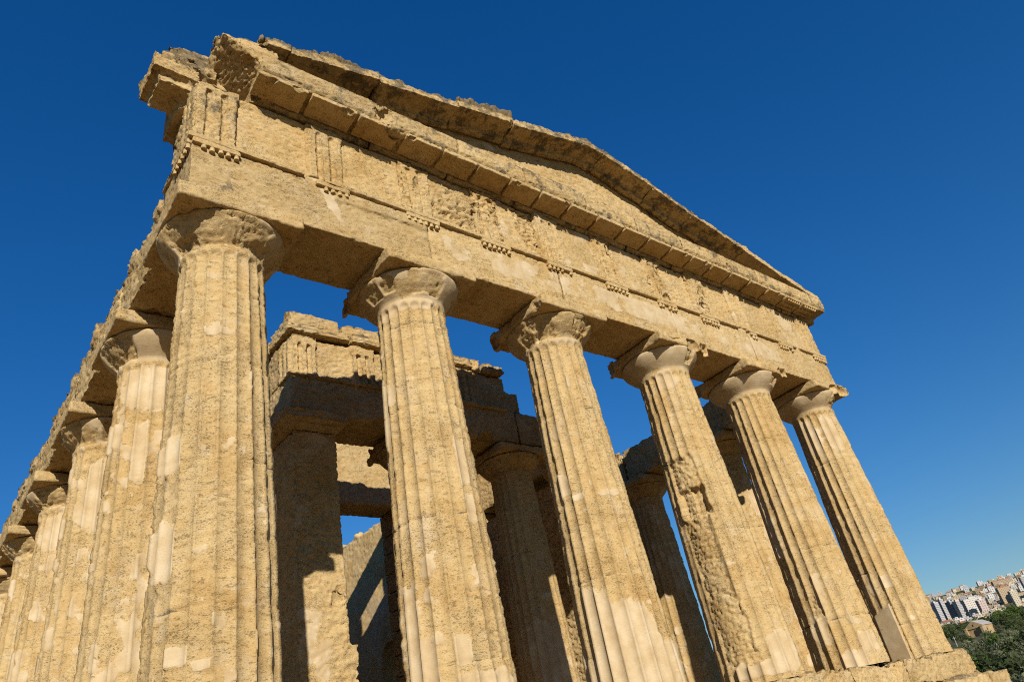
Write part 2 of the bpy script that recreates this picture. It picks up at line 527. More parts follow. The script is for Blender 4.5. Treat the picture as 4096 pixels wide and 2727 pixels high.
    if abacus:
        hw = HW * scale
        kw = dict(seed=seed + 80, rnd=6, amt=0.8, big=0.02, mid=0.012, fine=0.006, lichen=0.2)
        kw.update(ab_kw or {})
        vx = kw.pop('vox', 0.03)
        V, Fq, E = voxel(box_bm(-hw, hw, -hw, hw, Z_AB0 + 0.002, Z_AB1 - 0.008), vx)
        V = V + np.array([pos[0], pos[1], 0], np.float32)
        kw['bites'] = [((b[0] + pos[0], b[1] + pos[1], b[2]), b[3]) for b in ab_bites]
        V, pl, li = weather(V, Fq, E, **kw)
        V = V - np.array([pos[0], pos[1], 0], np.float32) + np.array([0, 0, zbase], np.float32)
        ao = mesh_np("abacus", V, Fq, M_STONE, None, {"plaster": pl, "lichen": np.ones(len(V)) * li, "tone": np.full(len(V), tone)})
        ao.parent = o
    return o

def copy_column(src, x, y, label=None):
    c = src.copy(); COL.objects.link(c); c.location = (x, y, 0)
    c.parent = temple; c.matrix_parent_inverse = src.matrix_parent_inverse
    for ch in src.children:
        d = ch.copy(); COL.objects.link(d); d.parent = c
    if "label" in c: del c["label"]
    if label: c["label"] = label
    return c

# the six of the front
column((CX[0], 0), 1, temple, fine=12, dz=0.022, wear=0.55,
       wear_fn=lambda p, z: -0.55 * sstep(-95, -60, p) * sstep(60, 0, p) + 0.35 * (sstep(-125, -150, p) + sstep(120, 150, p)),
       patches=[(-162, 3.08, 15, .22), (-160, 2.03, 17, .30), (-107, 1.27, 6, .08), (-133, .99, 7, .09), (-146, .96, 5, .18), (-116, .88, 4, .05),
                (-90, 1.09, 4, .05), (-70, 1.04, 5, .10), (-108, 4.64, 17, .06), (-124, 5.49, 8, .05), (-112, 4.7, 8, .09)],
       joints=(0.35, 1.42, 2.98, 4.25, 5.3), rough=1.0,
       ech_kw=dict(rough=0.5, plaster=0.45, zones=[(-122, 48, 6.0, 6.33, .055), (-160, 18, 5.98, 6.14, .06), (-60, 16, 5.98, 6.12, .07), (-75, 20, 6.05, 6.3, .03)]),
       ab_kw=dict(vox=.024), ab_bites=[(0.9, -0.95, 6.66, .16)],
       label="nearest front column, its fluting almost worn away")
column((CX[1], 0), 2, temple, fine=10, dz=0.024, wear=0.08,
       wear_fn=lambda p, z: 0.25 * sstep(-150, -110, p),
       patches=[(-145, 1.85, 9, .18), (-85, 3.23, 11, .36), (-140, 1.01, 5, .09), (-118, .83, 4, .18), (-77, 2.56, 7, .24), (-164, 5.9, 14, .2),
                (164, 4.23, 14, .5), (-147, 1.53, 8, .12), (-178, 4.45, 8, .2), (-120, 5.9, 40, .12), (-174, 1.1, 18, .65), (-100, .3, 60, .28), (-150, .6, 12, .5)],
       joints=(0.7, 1.5, 2.5, 4.15, 5.55),
       ech_kw=dict(rough=0.35, plaster=0.6, zones=[(-98, 22, 6.06, 6.34, .05), (-150, 9, 6.12, 6.24, .05), (-175, 12, 6.1, 6.3, .05)]),
       ab_bites=[(-.95, .75, 6.5, .28), (.4, .95, 6.4, .2), (-.3, 1.0, 6.35, .22)])
column((CX[2], 0), 3, temple, fine=10, dz=0.026, wear=0.08,
       wear_fn=lambda p, z: 0.2 * sstep(-150, -110, p),
       smooth_below=lambda p: 1.62 - 0.35 * sstep(-175, -95, p) - 0.55 * sstep(-100, -85, p),
       patches=[(-166, 4.21, 7, .15), (-150, 3.02, 9, .05), (-100, 3.0, 20, .05), (-176, 3.3, 8, .2), (-108, 5.95, 30, .1)],
       joints=(1.75, 2.9, 4.55), rough=.95,
       ech_kw=dict(rough=0.55, plaster=0.35, zones=[(-160, 30, 6.02, 6.34, .07), (-75, 18, 6.12, 6.35, .09)]),
       ab_bites=[(-.98, -.6, 6.35, .2), (-.95, .8, 6.45, .3), (-.2, 1.0, 6.38, .22), (.9, -.95, 6.6, .15), (-1.0, .1, 6.65, .22)])
column((CX[3], 0), 4, temple, fine=10, dz=0.026, wear=0.08,
       patches=[(-140, 5.75, 26, .22), (-97, .45, 30, .3), (-166, .2, 16, .14), (127, 2.7, 22, 1.1), (-120, .2, 50, .12)],
       gouges=[(-170, 3.72, 29, .36, .035), (-168, 3.18, 28, .26, .11), (-155, 3.20, 12, .23, .19), (-176, 2.1, 27, .85, .03), (-172, .85, 29, .5, .025)],
       joints=(1.1, 2.55, 4.1, 5.0), rough=0.9,
       ech_kw=dict(rough=0.12, plaster=0.95, zones=[(-80, 9, 6.1, 6.4, .10)]),
       ab_bites=[(-.35, -1.02, 6.66, .30), (.25, -1.0, 6.42, .28), (.75, -1.0, 6.45, .30), (-.95, .85, 6.5, .3), (-.75, -1.0, 6.7, .2), (.6, -1.02, 6.66, .22)],
       label="front column with a long gouge and a square niche cut in its side")
column((CX[4], 0), 5, temple, fine=10, dz=0.028, wear=0.05,
       patches=[(146, 3.1, 22, .9), (-180, .75, 12, .3), (-139, .12, 24, .2), (-160, 1.5, 8, .3), (-110, .4, 20, .2)],
       gouges=[(-172, 1.2, 9, .2, .01)],
       joints=(0.9, 2.3, 3.6, 4.8), rough=0.8,
       ech_kw=dict(rough=0.12, plaster=0.95, zones=[(-72, 12, 6.15, 6.38, .08)]),
       ab_bites=[(-.45, -1.02, 6.66, .30), (.7, -1.0, 6.45, .28), (-.95, .85, 6.5, .25), (.3, -1.02, 6.68, .22)])
column((CX[5], 0), 6, temple, fine=10, dz=0.028, wear=0.0,
       patches=[(-178, 5.3, 24, .55), (-130, 5.3, 22, .5), (176, 1.45, 7, .4), (-153, 1.62, 6, .16), (158, 1.5, 6, .4)],
       joints=(0.7, 1.9, 3.4, 4.6), rough=0.7, slabs=[(173, .5, 20, .58)],
       ech_kw=dict(rough=0.12, plaster=0.9, zones=[(-62, 38, 6.0, 6.4, .14)]),
       ab_bites=[(.1, -1.05, 6.42, .34), (.55, -.95, 6.42, .28), (-.5, -1.02, 6.68, .2), (.95, -.3, 6.7, .2)])

# flank columns: five moulds, the farther ones repeated
fl_specs = [
    dict(wear=.55, lime=.22, patches=[(-100, 5.45, 60, .4), (-115, 4.4, 14, .5), (-85, 2.6, 10, .7)], ech_kw=dict(rough=0.4, plaster=0.7, zones=[(-165, 30, 6.02, 6.34, .08)]), ab_bites=[(-1.0, -.2, 6.66, .24), (-.95, .9, 6.5, .25)]),
    dict(wear=.5, lime=.15, patches=[(-98, 5.0, 34, .7), (-80, 2.9, 9, .9)], ech_kw=dict(rough=0.6, plaster=0.4, zones=[(-80, 26, 6.02, 6.3, .05), (-170, 30, 6.02, 6.34, .06)]), ab_bites=[(-.98, -.5, 6.66, .2)]),
    dict(wear=.6, lime=.2, rough=1.2, patches=[(-100, 5.4, 60, .4)], ech_kw=dict(rough=0.9, plaster=0.4, zones=[(-100, 50, 6.02, 6.34, .05)]), ab_bites=[]),
    dict(wear=.45, lime=.25, patches=[(-90, 4.6, 20, .5)], ech_kw=dict(rough=0.8, plaster=0.3, zones=[(-150, 40, 6.02, 6.34, .06)]), ab_bites=[(-.95, -.9, 6.6, .2)]),
    dict(wear=.55, lime=.3, patches=[(-110, 3.6, 16, .6)], ech_kw=dict(rough=0.6, plaster=0.5, zones=[(-130, 40, 6.02, 6.34, .05)]), ab_bites=[(-.95, -.9, 6.6, .2)])]
flank = [column((0, LY[k + 1]), 11 + k, temple, fine=8 if k < 3 else 7, dz=.03, **sp) for k, sp in enumerate(fl_specs)]
for k in range(6, 13):
    copy_column(flank[k % 5], 0, LY[k])
for k in range(1, 7):
    copy_column(flank[(k + 2) % 5], CX[5], LY[k])

# ------------------------------------------------------------------ stepped base
def base_blocks(z0, z1, grow, blen, seed):
    r = random.Random(seed); out = []
    x = -0.78 - grow
    xe = 16.15 + grow
    while x < xe - 0.01:
        L = min(blen * r.uniform(.8, 1.25), xe - x)
        if xe - x - L < 0.5: L = xe - x
        bm = box_bm(x + .001, x + L - .001, -0.78 - grow + r.uniform(-.02, .02), 1.2, z0, z1 + r.uniform(-.012, .012))
        out.append((bm, r.uniform(-.10, .06))); x += L
    return out
o = stone_multi("stylobate", base_blocks(-0.52, 0.0, 0.0, 2.6, 5), None, vox=0.03, seed=31, rnd=13, amt=1.0, big=.07, mid=.03, fine=.012, honey=.02, crust=.05, lichen=.5,
                bites=[((16.35, -1.0, .08), .38), ((16.35, -.7, -.5), .3), ((14.0, -1.0, .1), .3)])
under(o, temple)
for i in range(1, 4):
    o = stone_multi("step", base_blocks(-0.52 * (i + 1), -0.52 * i, 0.44 * i, 1.4, 6 + i), None, vox=0.045, seed=35 + i, rnd=8, amt=1.0, big=.05, mid=.03, fine=.01, crust=.05, lichen=.5)
    under(o, temple)
bm = bmesh.new(); add_box(bm, -0.74, 16.1, 1.25, 39.0, -0.5, -0.01); add_box(bm, -2.0, 17.4, 1.25, 40.2, -2.1, -0.51)
o = stone("platform", bm, None, vox=.12, tone=.2, seed=39, rnd=3, big=.03, mid=.01, fine=0, lichen=.3); under(o, temple)

# ------------------------------------------------------------------ architraves
def arch_plaster(P):
    v = np.zeros(len(P), np.float32)
    x, z = P[:, 0], P[:, 2]
    front = P[:, 1] < YF + .03
    band = np.minimum(sstep(3.1, 3.5, x), sstep(14.2, 13.4, x)) * np.minimum(sstep(6.72, 6.98, z), sstep(7.52, 7.30, z))
    v = np.where(front, band * (0.60 + 0.42 * fbm(P * 1.3, 4, 77)), 0)
    patch = np.where(front, .95 - np.abs(x - 1.35 + .45 * (z - 7.2)) / .22 - np.maximum(0, 7.05 - z) * 2, 0)
    return np.maximum(v, patch)
bms = []
joints = [-.68, CX[1] + .1, CX[2] - .05, CX[3] + .08, CX[4], 16.05]
for k in range(5):
    bm = bmesh.new()
    add_box(bm, joints[k] + .003, joints[k + 1] - .003, YF + (.012 if k % 2 else 0), .5, Z_AB1, 7.53)
    add_box(bm, joints[k] + .003, joints[k + 1] - .003, YF + .01, .5, 7.50, Z_AR1 - .005)
    if k == 0:
        add_box(bm, 1.40, 3.05, YF - .035, 0, 7.31, 7.52)
    bms.append((bm, (-.10, .03, .0, .05, -.04)[k]))
o = stone_multi("architrave", bms, None, vox=0.026, seed=41, rnd=4, amt=.6, big=.012, mid=.007, fine=.008, plaster=arch_plaster, lichen=.15, lich_fn=lambda P: .34 * sstep(.5, -.5, P[:, 0]) * sstep(-.2, -.5, P[:, 1]),
                bites=[((-.74, -.74, 6.5), .12)])
under(o, temple)
# taenia (flat band), broken away between the corner and the second regula
def band_x(xa, xb, y0, y1, z0, z1): return box_bm(xa, xb, y0, y1, z0, z1)
tb = []
for xa, xb in ((-.735, .93), (1.25, 3.1), (3.1, 6.2), (6.2, 9.1), (9.1, 10.5), (10.62, 12.0), (12.35, 14.6), (14.75, 16.1)):
    tb.append((band_x(xa, xb, YF - .062, YF + .15, 7.545, 7.638), random.uniform(-.05, .05)))
o = stone_multi("taenia", tb, None, vox=0.018, seed=47, rnd=4, amt=.9, big=.012, mid=.008, fine=.005, lichen=.35); under(o, temple)
TX = [-.352, 1.325, 2.992, 4.538, 6.084, 7.684, 9.284, 10.83, 12.377, 14.045, 15.72]     # triglyph axes
RW = 0.655
missing = {1: (0, 1), 8: (0, 1, 2, 3), 9: ()}
def gutta_bm(x, y, r=.036, h=.085, z1=7.468):
    bm = bmesh.new()
    bmesh.ops.create_cone(bm, cap_ends=True, segments=10, radius1=r * random.uniform(.9, 1.15), radius2=r * random.uniform(.75, .95), depth=h, matrix=Matrix.Translation((x, y, z1 - h / 2)))
    return bm
for k, tx in enumerate(TX):
    xa, xb = tx - RW / 2, tx + RW / 2
    if k == 1: xa += .10
    if k == 8: xa += .38
    reg = stone("regula", box_bm(xa, xb, YF - .06, YF + .1, 7.462, 7.556), None, vox=.016, seed=50 + k, rnd=3, amt=.8, big=.008, mid=.006, fine=.004, lichen=.3)
    under(reg, temple)
    for j in range(6):
        if j in missing.get(k, ()) or random.random() < .04: continue
        gx = tx - RW / 2 + (j + .5) * RW / 6
        g = bm_obj("gutta", gutta_bm(gx + random.uniform(-.006, .006), YF - .02, h=random.uniform(.06, .09)), M_STONE, None, smooth=False)
        g.parent = reg
# corner regula on the flank with its drops
reg = stone("regula", box_bm(YF - .06, YF + .1, YF, YF + RW, 7.462, 7.556), None, vox=.016, seed=66, rnd=3, amt=.8, big=.008, mid=.006, fine=.004, lichen=.3); under(reg, temple)
for j in range(6):
    g = bm_obj("gutta", gutta_bm(YF - .02, YF + (j + .5) * RW / 6), M_STONE); g.parent = reg
# flank architraves
r = random.Random(4); bms = []
ys = [.505] + [LY[k] + r.uniform(-.1, .1) for k in range(1, 12)] + [38.5]
for k in range(12):
    bm = box_bm(-.68, .5, ys[k] + .004, ys[k + 1] - .004, Z_AB1, Z_AR1 - .02 + r.uniform(-.06, .05))
    y = ys[k] + .2
    while y < ys[k + 1] - .4:
        h = r.uniform(.02, .20) if r.random() < .7 else .0
        ln = r.uniform(.25, .6); px = r.uniform(.01, .06)
        if h: add_box(bm, -.68 - px, -.2, y, min(y + ln, ys[k + 1] - .01), 7.42, 7.6 + h)
        y += .62
    bms.append((bm, r.uniform(-.10, .02)))
o = stone_multi("architrave", bms, None, vox=.040, seed=70, rnd=8, amt=1.0, big=.04, mid=.035, fine=.018, crust=.07, honey=.02, lichen=.45, lich_bias=.10, lich_fn=lambda P: .35 * sstep(7.5, 7.75, P[:, 2])); under(o, temple)
bms = []
for k in range(6):
    bms.append((box_bm(CX[5] - .60, CX[5] + .68, ([.505] + LY[1:])[k] + .004, LY[k + 1] - .004, Z_AB1, 7.68), r.uniform(-.1, .0)))
o = stone_multi("architrave", bms, None, vox=.05, seed=85, rnd=6, amt=1, big=.08, mid=.05, fine=.02, crust=.16, lichen=.15); under(o, temple)

# ------------------------------------------------------------------ frieze
def triglyph_bm(tx, y0=YF, z1=Z_FR1):
    bm = bmesh.new()
    xa = tx - RW / 2; w = RW
    add_box(bm, xa, xa + w, y0 + .072, -.25, Z_AR1 + .002, z1)
    add_box(bm, xa, xa + w, y0, -.3, z1 - .13, z1)
    fw = w / 3
    for j in range(3):
        c = xa + fw * (j + .5); h = fw * .30
        add_prism(bm, [(c - h - .03, y0 + .08), (c - h, y0), (c + h, y0), (c + h + .03, y0 + .08)], 'z', Z_AR1 + .002, z1 - .1)
    return bm
erosion = {0: .9, 1: .8, 2: 1.2, 3: 1.6, 4: .9, 5: .98, 6: 1.0, 7: 1.1, 8: .9, 9: .4, 10: .3}
for k, tx in enumerate(TX):
    e = erosion[k]
    bt = []
    if e > .95:
        rr = random.Random(100 + k)
        for q in range(int(3 * e)):
            bt.append(((tx + rr.uniform(-.4, .4), YF - rr.uniform(.10, .16), rr.uniform(7.75, 8.75)), rr.uniform(.14, .24)))
    if k == 0: bt = [((-.75, -.75, 8.9), .22)]
    pf = (lambda P: (0.35 + .3 * fbm(P * 2, 2, 5)) * (P[:, 1] < YF + .06)) if k in (4, 8) else None
    o = stone("triglyph", triglyph_bm(tx), None, vox=.020, seed=110 + k, rnd=7 if k in (0, 1, 10) else 4, amt=.9 + .1 * min(e, 1), big=.02 * e, mid=.016 * e + .004, fine=.008, honey=.03 * e if e > 1 else 0,
              bites=bt, plaster=pf, lichen=.2, lich_fn=(lambda P: .36 + 0 * P[:, 0]) if k == 0 else None, tone=(.05 if k in (4, 8) else -.02)); under(o, temple)
    if k == 8: o["label"] = "broken triglyph with a white lime patch"
for k in range(10):
    xa, xb = TX[k] + RW / 2 - .04, TX[k + 1] - RW / 2 + .04
    e = {2: 2.2, 3: 1.6, 6: 1.1, 5: .9}.get(k, .5)
    bm = box_bm(xa, xb, -.60, -.26, Z_AR1 + .002, Z_FR1 - .004)
    add_box(bm, xa, xb, -.625, -.3, Z_FR1 - .115, Z_FR1 - .004)
    pf = (lambda P: (0.42 + .5 * fbm(P * 2.0, 3, 8)) * (P[:, 1] < -.55)) if k in (3, 4, 5, 9) else None
    o = stone("metope", bm, None, vox=.022, seed=130 + k, rnd=4, amt=.5, big=.02 * e, mid=.008 * e, fine=.009, honey=.055 * (e > 1.5) + .02 * (e > 1), plaster=pf, lichen=.15,
              tone=random.uniform(-.10, .07)); under(o, temple)
# frieze stump that turns the left corner
bm = bmesh.new()
add_box(bm, -.625, -.2, -.62, .55, Z_AR1, Z_FR1 - .02)
for c in (-.57, -.36, -.15):
    add_prism(bm, [(-.62, c - .11), (-.68, c - .065), (-.68, c + .065), (-.62, c + .11)], 'z', Z_AR1, Z_FR1 - .12)
add_box(bm, -.735, -.3, -.70, .55, 7.545, 7.63)
o = stone("frieze_return", bm, None, vox=.022, seed=150, rnd=5, amt=1, big=.03, mid=.02, fine=.01, honey=.02, bites=[((-.75, .75, 8.9), .5), ((-.8, .5, 8.45), .22), ((-.7, .62, 8.0), .2)], lichen=.4, lich_bias=.08); under(o, temple)
# backing of the frieze
o = stone("frieze_backing", box_bm(-.2, 15.6, -.24, .42, Z_AR1 + .01, Z_FR1), None, vox=.06, seed=152, rnd=4, big=.03, mid=.02, fine=.01); under(o, temple)
o = stone("frieze_return", box_bm(15.60, 16.05, -.62, .6, Z_AR1, Z_FR1 - .01), None, vox=.03, seed=154, rnd=4, big=.02, mid=.01, fine=.006); under(o, temple)

# ------------------------------------------------------------------ horizontal cornice with mutules
GEI = [(.42, Z_FR1 + .004), (-.655, Z_FR1 + .004), (-.70, 8.88), (-.70, 8.945), (-1.07, 8.985), (-1.14, 9.085), (-1.14, 9.40), (-1.11, 9.45), (-.5, 9.56), (.42, 9.56)]
gj = [.12, 2.15, 3.72, 5.31, 6.95, 8.52, 10.1, 11.6, 13.2, 14.85, 16.55]
bms = []
for k in range(10):
    bm = bmesh.new()
    dz = [0, -.03, .0, .015, 0, -.01, .01, 0, .01, 0][k]
    add_prism(bm, [(y, z + dz * (z > 8.95)) for y, z in GEI], 'x', gj[k] + .003, gj[k + 1] - .003)
    if k == 9:
        add_box(bm, 15.85, 16.55, -1.1, .7, 9.085, 9.45)
        add_box(bm, 15.9, 16.13, -.7, .7, Z_FR1, 9.1)
    bms.append((bm, [-.16, -.10, .0, -.09, .03, -.08, 0, -.06, .02, .0][k]))
cor = stone_multi("cornice", bms, None, vox=.024, seed=160, rnd=7, amt=1.0, big=.02, mid=.014, fine=.010, crust=.015, lichen=.3, lich_bias=.36,
                  bites=[((.02, -1.2, 9.0), .2), ((2.22, -1.22, 9.16), .22), ((2.1, -1.22, 9.4), .15), ((.1, -.75, 8.9), .15), ((4.9, -1.2, 9.06), .1), ((7.9, -1.2, 9.08), .1), ((11.9, -1.2, 9.1), .12)])
under(cor, temple)
mc = sorted(TX + [(TX[i] + TX[i + 1]) / 2 for i in range(10)])
for i, c in enumerate(mc):
    if c < .4: continue
    mw = min(c - mc[i - 1], (mc[i + 1] - c) if i + 1 < len(mc) else 9) / 2 - .027
    bt = []
    rr = random.Random(i)
    if 1.9 < c < 2.4: bt = [((c + .3, -1.12, 8.9), .2)]
    elif c < 2.6: bt = [((c + rr.uniform(-.2, .2), -1.13, 8.88), .10), ((c + rr.uniform(-.3, .3), -1.13, 8.88), .12)]
    elif rr.random() < .35: bt = [((c + rr.uniform(-.3, .3), -1.11, 8.9), .08)]
    bm = bmesh.new()
    add_prism(bm, [(-.69, 8.885), (-1.105, 8.935), (-1.105, 9.02), (-1.02, 9.06), (-.69, 9.04)], 'x', c - mw, c + mw)
    m_ = stone("mutule", bm, None, vox=.019, seed=170 + i, rnd=1, amt=.5, big=.010, mid=.005, fine=.006, bites=bt, lichen=.1); m_.parent = cor; m_.matrix_parent_inverse = Matrix.Identity(4)
    if c > 14.2:
        # rows of drops still hang under the two last mutules
        for a in range(6):
            for b in range(3):
                bm = bmesh.new()
                bmesh.ops.create_cone(bm, cap_ends=True, segments=8, radius1=.026, radius2=.03, depth=.06,
                                      matrix=Matrix.Translation((c - .26 + a * .104, -1.05 + b * .13, 8.91 - .018 * b)))
                g = bm_obj("gutta", bm, M_STONE); g.parent = cor

# broken left corner: the surviving flank cornice block and the rubble above it
bm = bmesh.new()
add_box(bm, -1.215, -.5, -.42, .40, 9.10, 9.46)
add_box(bm, -1.10, -.5, -.33, .30, 8.92, 9.15)
add_box(bm, -.66, -.2, -.40, .2, Z_FR1 - .05, 8.98)
add_box(bm, -.75, .45, -.08, .75, Z_FR1 - .05, 9.35)
add_box(bm, -1.10, -.25, -.34, .55, 9.4, 9.66)
add_box(bm, -.98, -.2, -.30, .55, 9.6, 9.88)
add_box(bm, -.80, .3, -.26, .45, 9.3, 10.02)
o = stone("corner_cornice", bm, None, vox=.026, seed=210, rnd=13, amt=1, big=.045, mid=.03, fine=.012, honey=.012, crust=.06, lichen=.45, lich_bias=.12,
          lich_fn=lambda P: .34 * sstep(9.38, 9.5, P[:, 2]) * sstep(-1.15, -1.0, P[:, 0]), bites=[((-.52, -.60, 8.98), .16), ((-1.0, -.55, 9.52), .2), ((-.7, -.5, 9.5), .2), ((-.95, -.35, 9.95), .14)])
under(o, temple)
bm = bmesh.new()
for p in ((.16, -1.12, 9.09), (-.05, -1.12, 9.44), (-.42, -.98, 9.70), (-.45, -.72, 9.92), (.30, -.64, 8.84), (.40, .0, 8.84), (.45, -1.12, 9.10), (.46, -1.06, 9.86),
          (.46, -.8, 10.10), (.1, -.65, 10.13), (-.40, .2, 9.85), (.5, .3, 10.1), (.5, .3, 8.84), (.5, -.66, 8.84), (-.3, .2, 9.55)):
    bm.verts.new(p)
bmesh.ops.convex_hull(bm, input=bm.verts)
o = stone("corner_rubble", bm, None, vox=.026, seed=213, rnd=5, amt=1, big=.05, mid=.03, fine=.014, honey=.02, crust=.05, lichen=.4, lich_bias=.16, bites=[((-.10, -.95, 9.18), .16), ((.05, -1.25, 9.72), .16)]); under(o, temple)

# ------------------------------------------------------------------ pediment
APX = 7.72
def rake_low(x):      # front lower edge of the raking cornice
    if x < APX:
        return float(np.interp(x, [-.6, 1.25, 2.24, 3.99, 5.4, 7.26, APX], [9.42, 9.83, 10.05, 10.41, 10.68, 11.15, 11.19]))
    return float(np.interp(x, [APX, 8.23, 9.84, 11.1, 13.21, 15.58, 16.55], [11.24, 11.21, 10.87, 10.52, 10.04, 9.48, 9.27]))
poly = [(.1, 9.35), (15.75, 9.35)] + [(x, rake_low(x) + .12) for x in (15.4, 13.2, 11.1, 9.84, 8.23, APX, 7.2, 5.4, 3.99, 2.24, 1.0, .1)]
bm = bmesh.new(); add_prism(bm, poly, 'y', -.55, .1)
o = stone("tympanum", bm, None, vox=.032, seed=220, rnd=3, amt=.5, big=.035, mid=.02, fine=.012, lichen=.3,
          plaster=lambda P: (P[:, 1] < -.5) * (.22 + .45 * fbm(P * 1.6, 3, 91)) ); under(o, temple)

def rake_block(x0, x1, th, back=.40, dz=0.0, tone=0.0, seed=0, bites=(), crust=.11, dy=0.0, apex=False, vox=.027, lump=1.0, lichen=.65):
    bm = bmesh.new()
    def sec(x, lz):
        y = -1.14 + dy
        return [(x, y, lz), (x, y + .03, lz + th), (x, y + .5, lz + th - .03), (x, back, lz + th - .12), (x, back, lz - .04), (x, -.545, lz - .04), (x, -.57, lz - .10), (x, -.72, lz - .10), (x, -.74, lz + .005)]
    x0 -= .022; x1 += .022
    xs = [x0, APX, x1] if apex else [x0, x1]
    rings = []
    for x in xs:
        lz = rake_low(x) + dz
        rings.append([bm.verts.new(p) for p in sec(x, lz)])
    for a, b in zip(rings[:-1], rings[1:]):
        n = len(a)
        for i in range(n): bm.faces.new((a[i], b[i], b[(i + 1) % n], a[(i + 1) % n]))
    bm.faces.new(rings[0]); bm.faces.new(rings[-1][::-1])
    o = stone("raking_cornice", bm, None, vox=vox, tone=tone, seed=seed, rnd=6, amt=1, big=.03, mid=.022, fine=.012, crust=crust, lichen=lichen, lich_bias=lichen * .55, bites=bites)
    under(o, temple); return o
rake_block(.12, .60, .20, seed=231, dz=.06, crust=.07, tone=-.05, bites=[((.05, -1.2, 9.75), .2)], back=.4)
rake_block(.61, 2.23, .27, seed=232, dz=.03, crust=.12, tone=-.05, bites=[((1.3, -1.1, 10.25), .16)])
rake_block(2.25, 3.98, .23, seed=233, dz=-.03, crust=.11)
rake_block(4.0, 5.40, .25, seed=234, dz=.03, crust=.11, bites=[((5.45, -1.2, 10.7), .16)])
rake_block(5.42, 7.24, .28, seed=235, dz=-.02, crust=.10)
rake_block(7.26, 8.22, .24, seed=236, apex=True, crust=.06)
rake_block(8.24, 9.85, .23, seed=237, crust=.05)
rake_block(9.87, 11.17, .20, seed=238, dz=-.02, crust=.05, tone=-.04, bites=[((10.4, -1.15, 11.0), .12)])
rake_block(11.22, 13.2, .22, seed=239, dz=.02, crust=.04)
rake_block(13.22, 16.54, .26, seed=240, crust=.03, tone=-.03, lichen=.25)

# ------------------------------------------------------------------ the cella and its porch
A0, A1 = 3.05, 12.32
def face_arch(P): return np.zeros(len(P), np.float32)
# left anta: pier with its moulded cap
def pier_bites(x0, s):
    rr = random.Random(s); b = []
    for k in range(14):
        b.append(((x0 + rr.uniform(0, 1.0), 4.66, rr.uniform(.3, 6.0)), rr.uniform(.10, .2)))
    b += [((x0 + 1.1, 4.7, 3.2), .12), ((x0 + 1.08, 4.7, 1.7), .1)]
    return b
for x0 in (A0 + .02, A1 - 1.0):
    bm = box_bm(x0, x0 + .98, 4.78, 9.6, 0, 6.3)
    if x0 < 5: add_box(bm, x0 + .5, x0 + 1.16, 4.79, 9.5, 0, 2.05); add_box(bm, x0 + .5, x0 + 1.03, 4.80, 9.5, 2.0, 3.4)
    o = stone("anta", bm, None, vox=.034, seed=300 + x0, rnd=3, amt=.8, big=.04, mid=.03, fine=.016, honey=.035, bites=pier_bites(x0, int(x0)),
                    plaster=lambda P: (P[:, 1] < 4.83) * (.36 + .42 * fbm(P * np.array([1.5, 1.5, 1.1]), 3, 92)), lichen=.0)
    under(o, temple)
    bm = bmesh.new()
    for (a, z0_, z1_) in ((.06, 6.27, 6.36), (.16, 6.36, 6.48), (.26, 6.46, 6.70)):
        add_box(bm, x0 - a, x0 + .98 + a, 4.78 - a, 6.2, z0_, z1_ + .01)
    c = stone("anta_cap", bm, None, vox=.034, seed=310 + x0, rnd=9, amt=1, big=.05, mid=.03, fine=.012, lichen=.25); under(c, temple)
# porch columns
pc = column((6.30, 5.40), 14, temple, fine=8, dz=.035, wear=.25, patches=[(-120, 1.5, 40, .9)], ech_kw=dict(rough=.7, plaster=.2, zones=[(-150, 40, 6.02, 6.34, .06)]), ab_bites=[(-.95, .8, 6.5, .3)],
            ab_kw=dict(rnd=10, big=.05, mid=.03))
copy_column(pc, 9.27, 5.40)
# porch entablature
bms = []
for xa, xb, zt in ((A0, 6.12, 7.62), (6.121, 9.25, 7.62), (9.251, A1, 7.58)):
    bm = box_bm(xa, xb, 4.72, 5.95, 6.66, zt)
    bms.append((bm, random.uniform(-.08, .03)))
bms.append((box_bm(A0 + .02, 4.02, 5.951, 9.49, 6.66, 7.62), -.04)); bms.append((box_bm(11.34, A1, 5.951, 9.49, 6.66, 8.35), -.06))
o = stone_multi("porch_architrave", bms, None, vox=.036, seed=330, rnd=2, amt=.7, big=.03, mid=.03, fine=.014, lichen=.3,
                bites=[((4.55, 4.6, 6.95), .14), ((5.2, 4.62, 6.62), .25), ((8.2, 4.62, 6.6), .3), ((7.7, 4.6, 7.3), .15), ((6.1, 4.62, 7.1), .14)]); under(o, temple)
bm = bmesh.new()
add_box(bm, A0 + .0, 9.12, 4.78, 5.8, 7.62, 8.60)
add_box(bm, A0 - .05, 9.0, 4.66, 5.3, 7.54, 7.635)
for k in range(5):
    c = 3.375 + 1.443 * k
    if c > 9.1: break
    add_box(bm, c - .32, min(c + .32, 9.15), 4.675, 5.3, 8.38, 8.60)
    for j in (-1, 0, 1):
        add_box(bm, c + j * .215 - .068, c + j * .215 + .068, 4.675, 5.2, 7.63, 8.42)
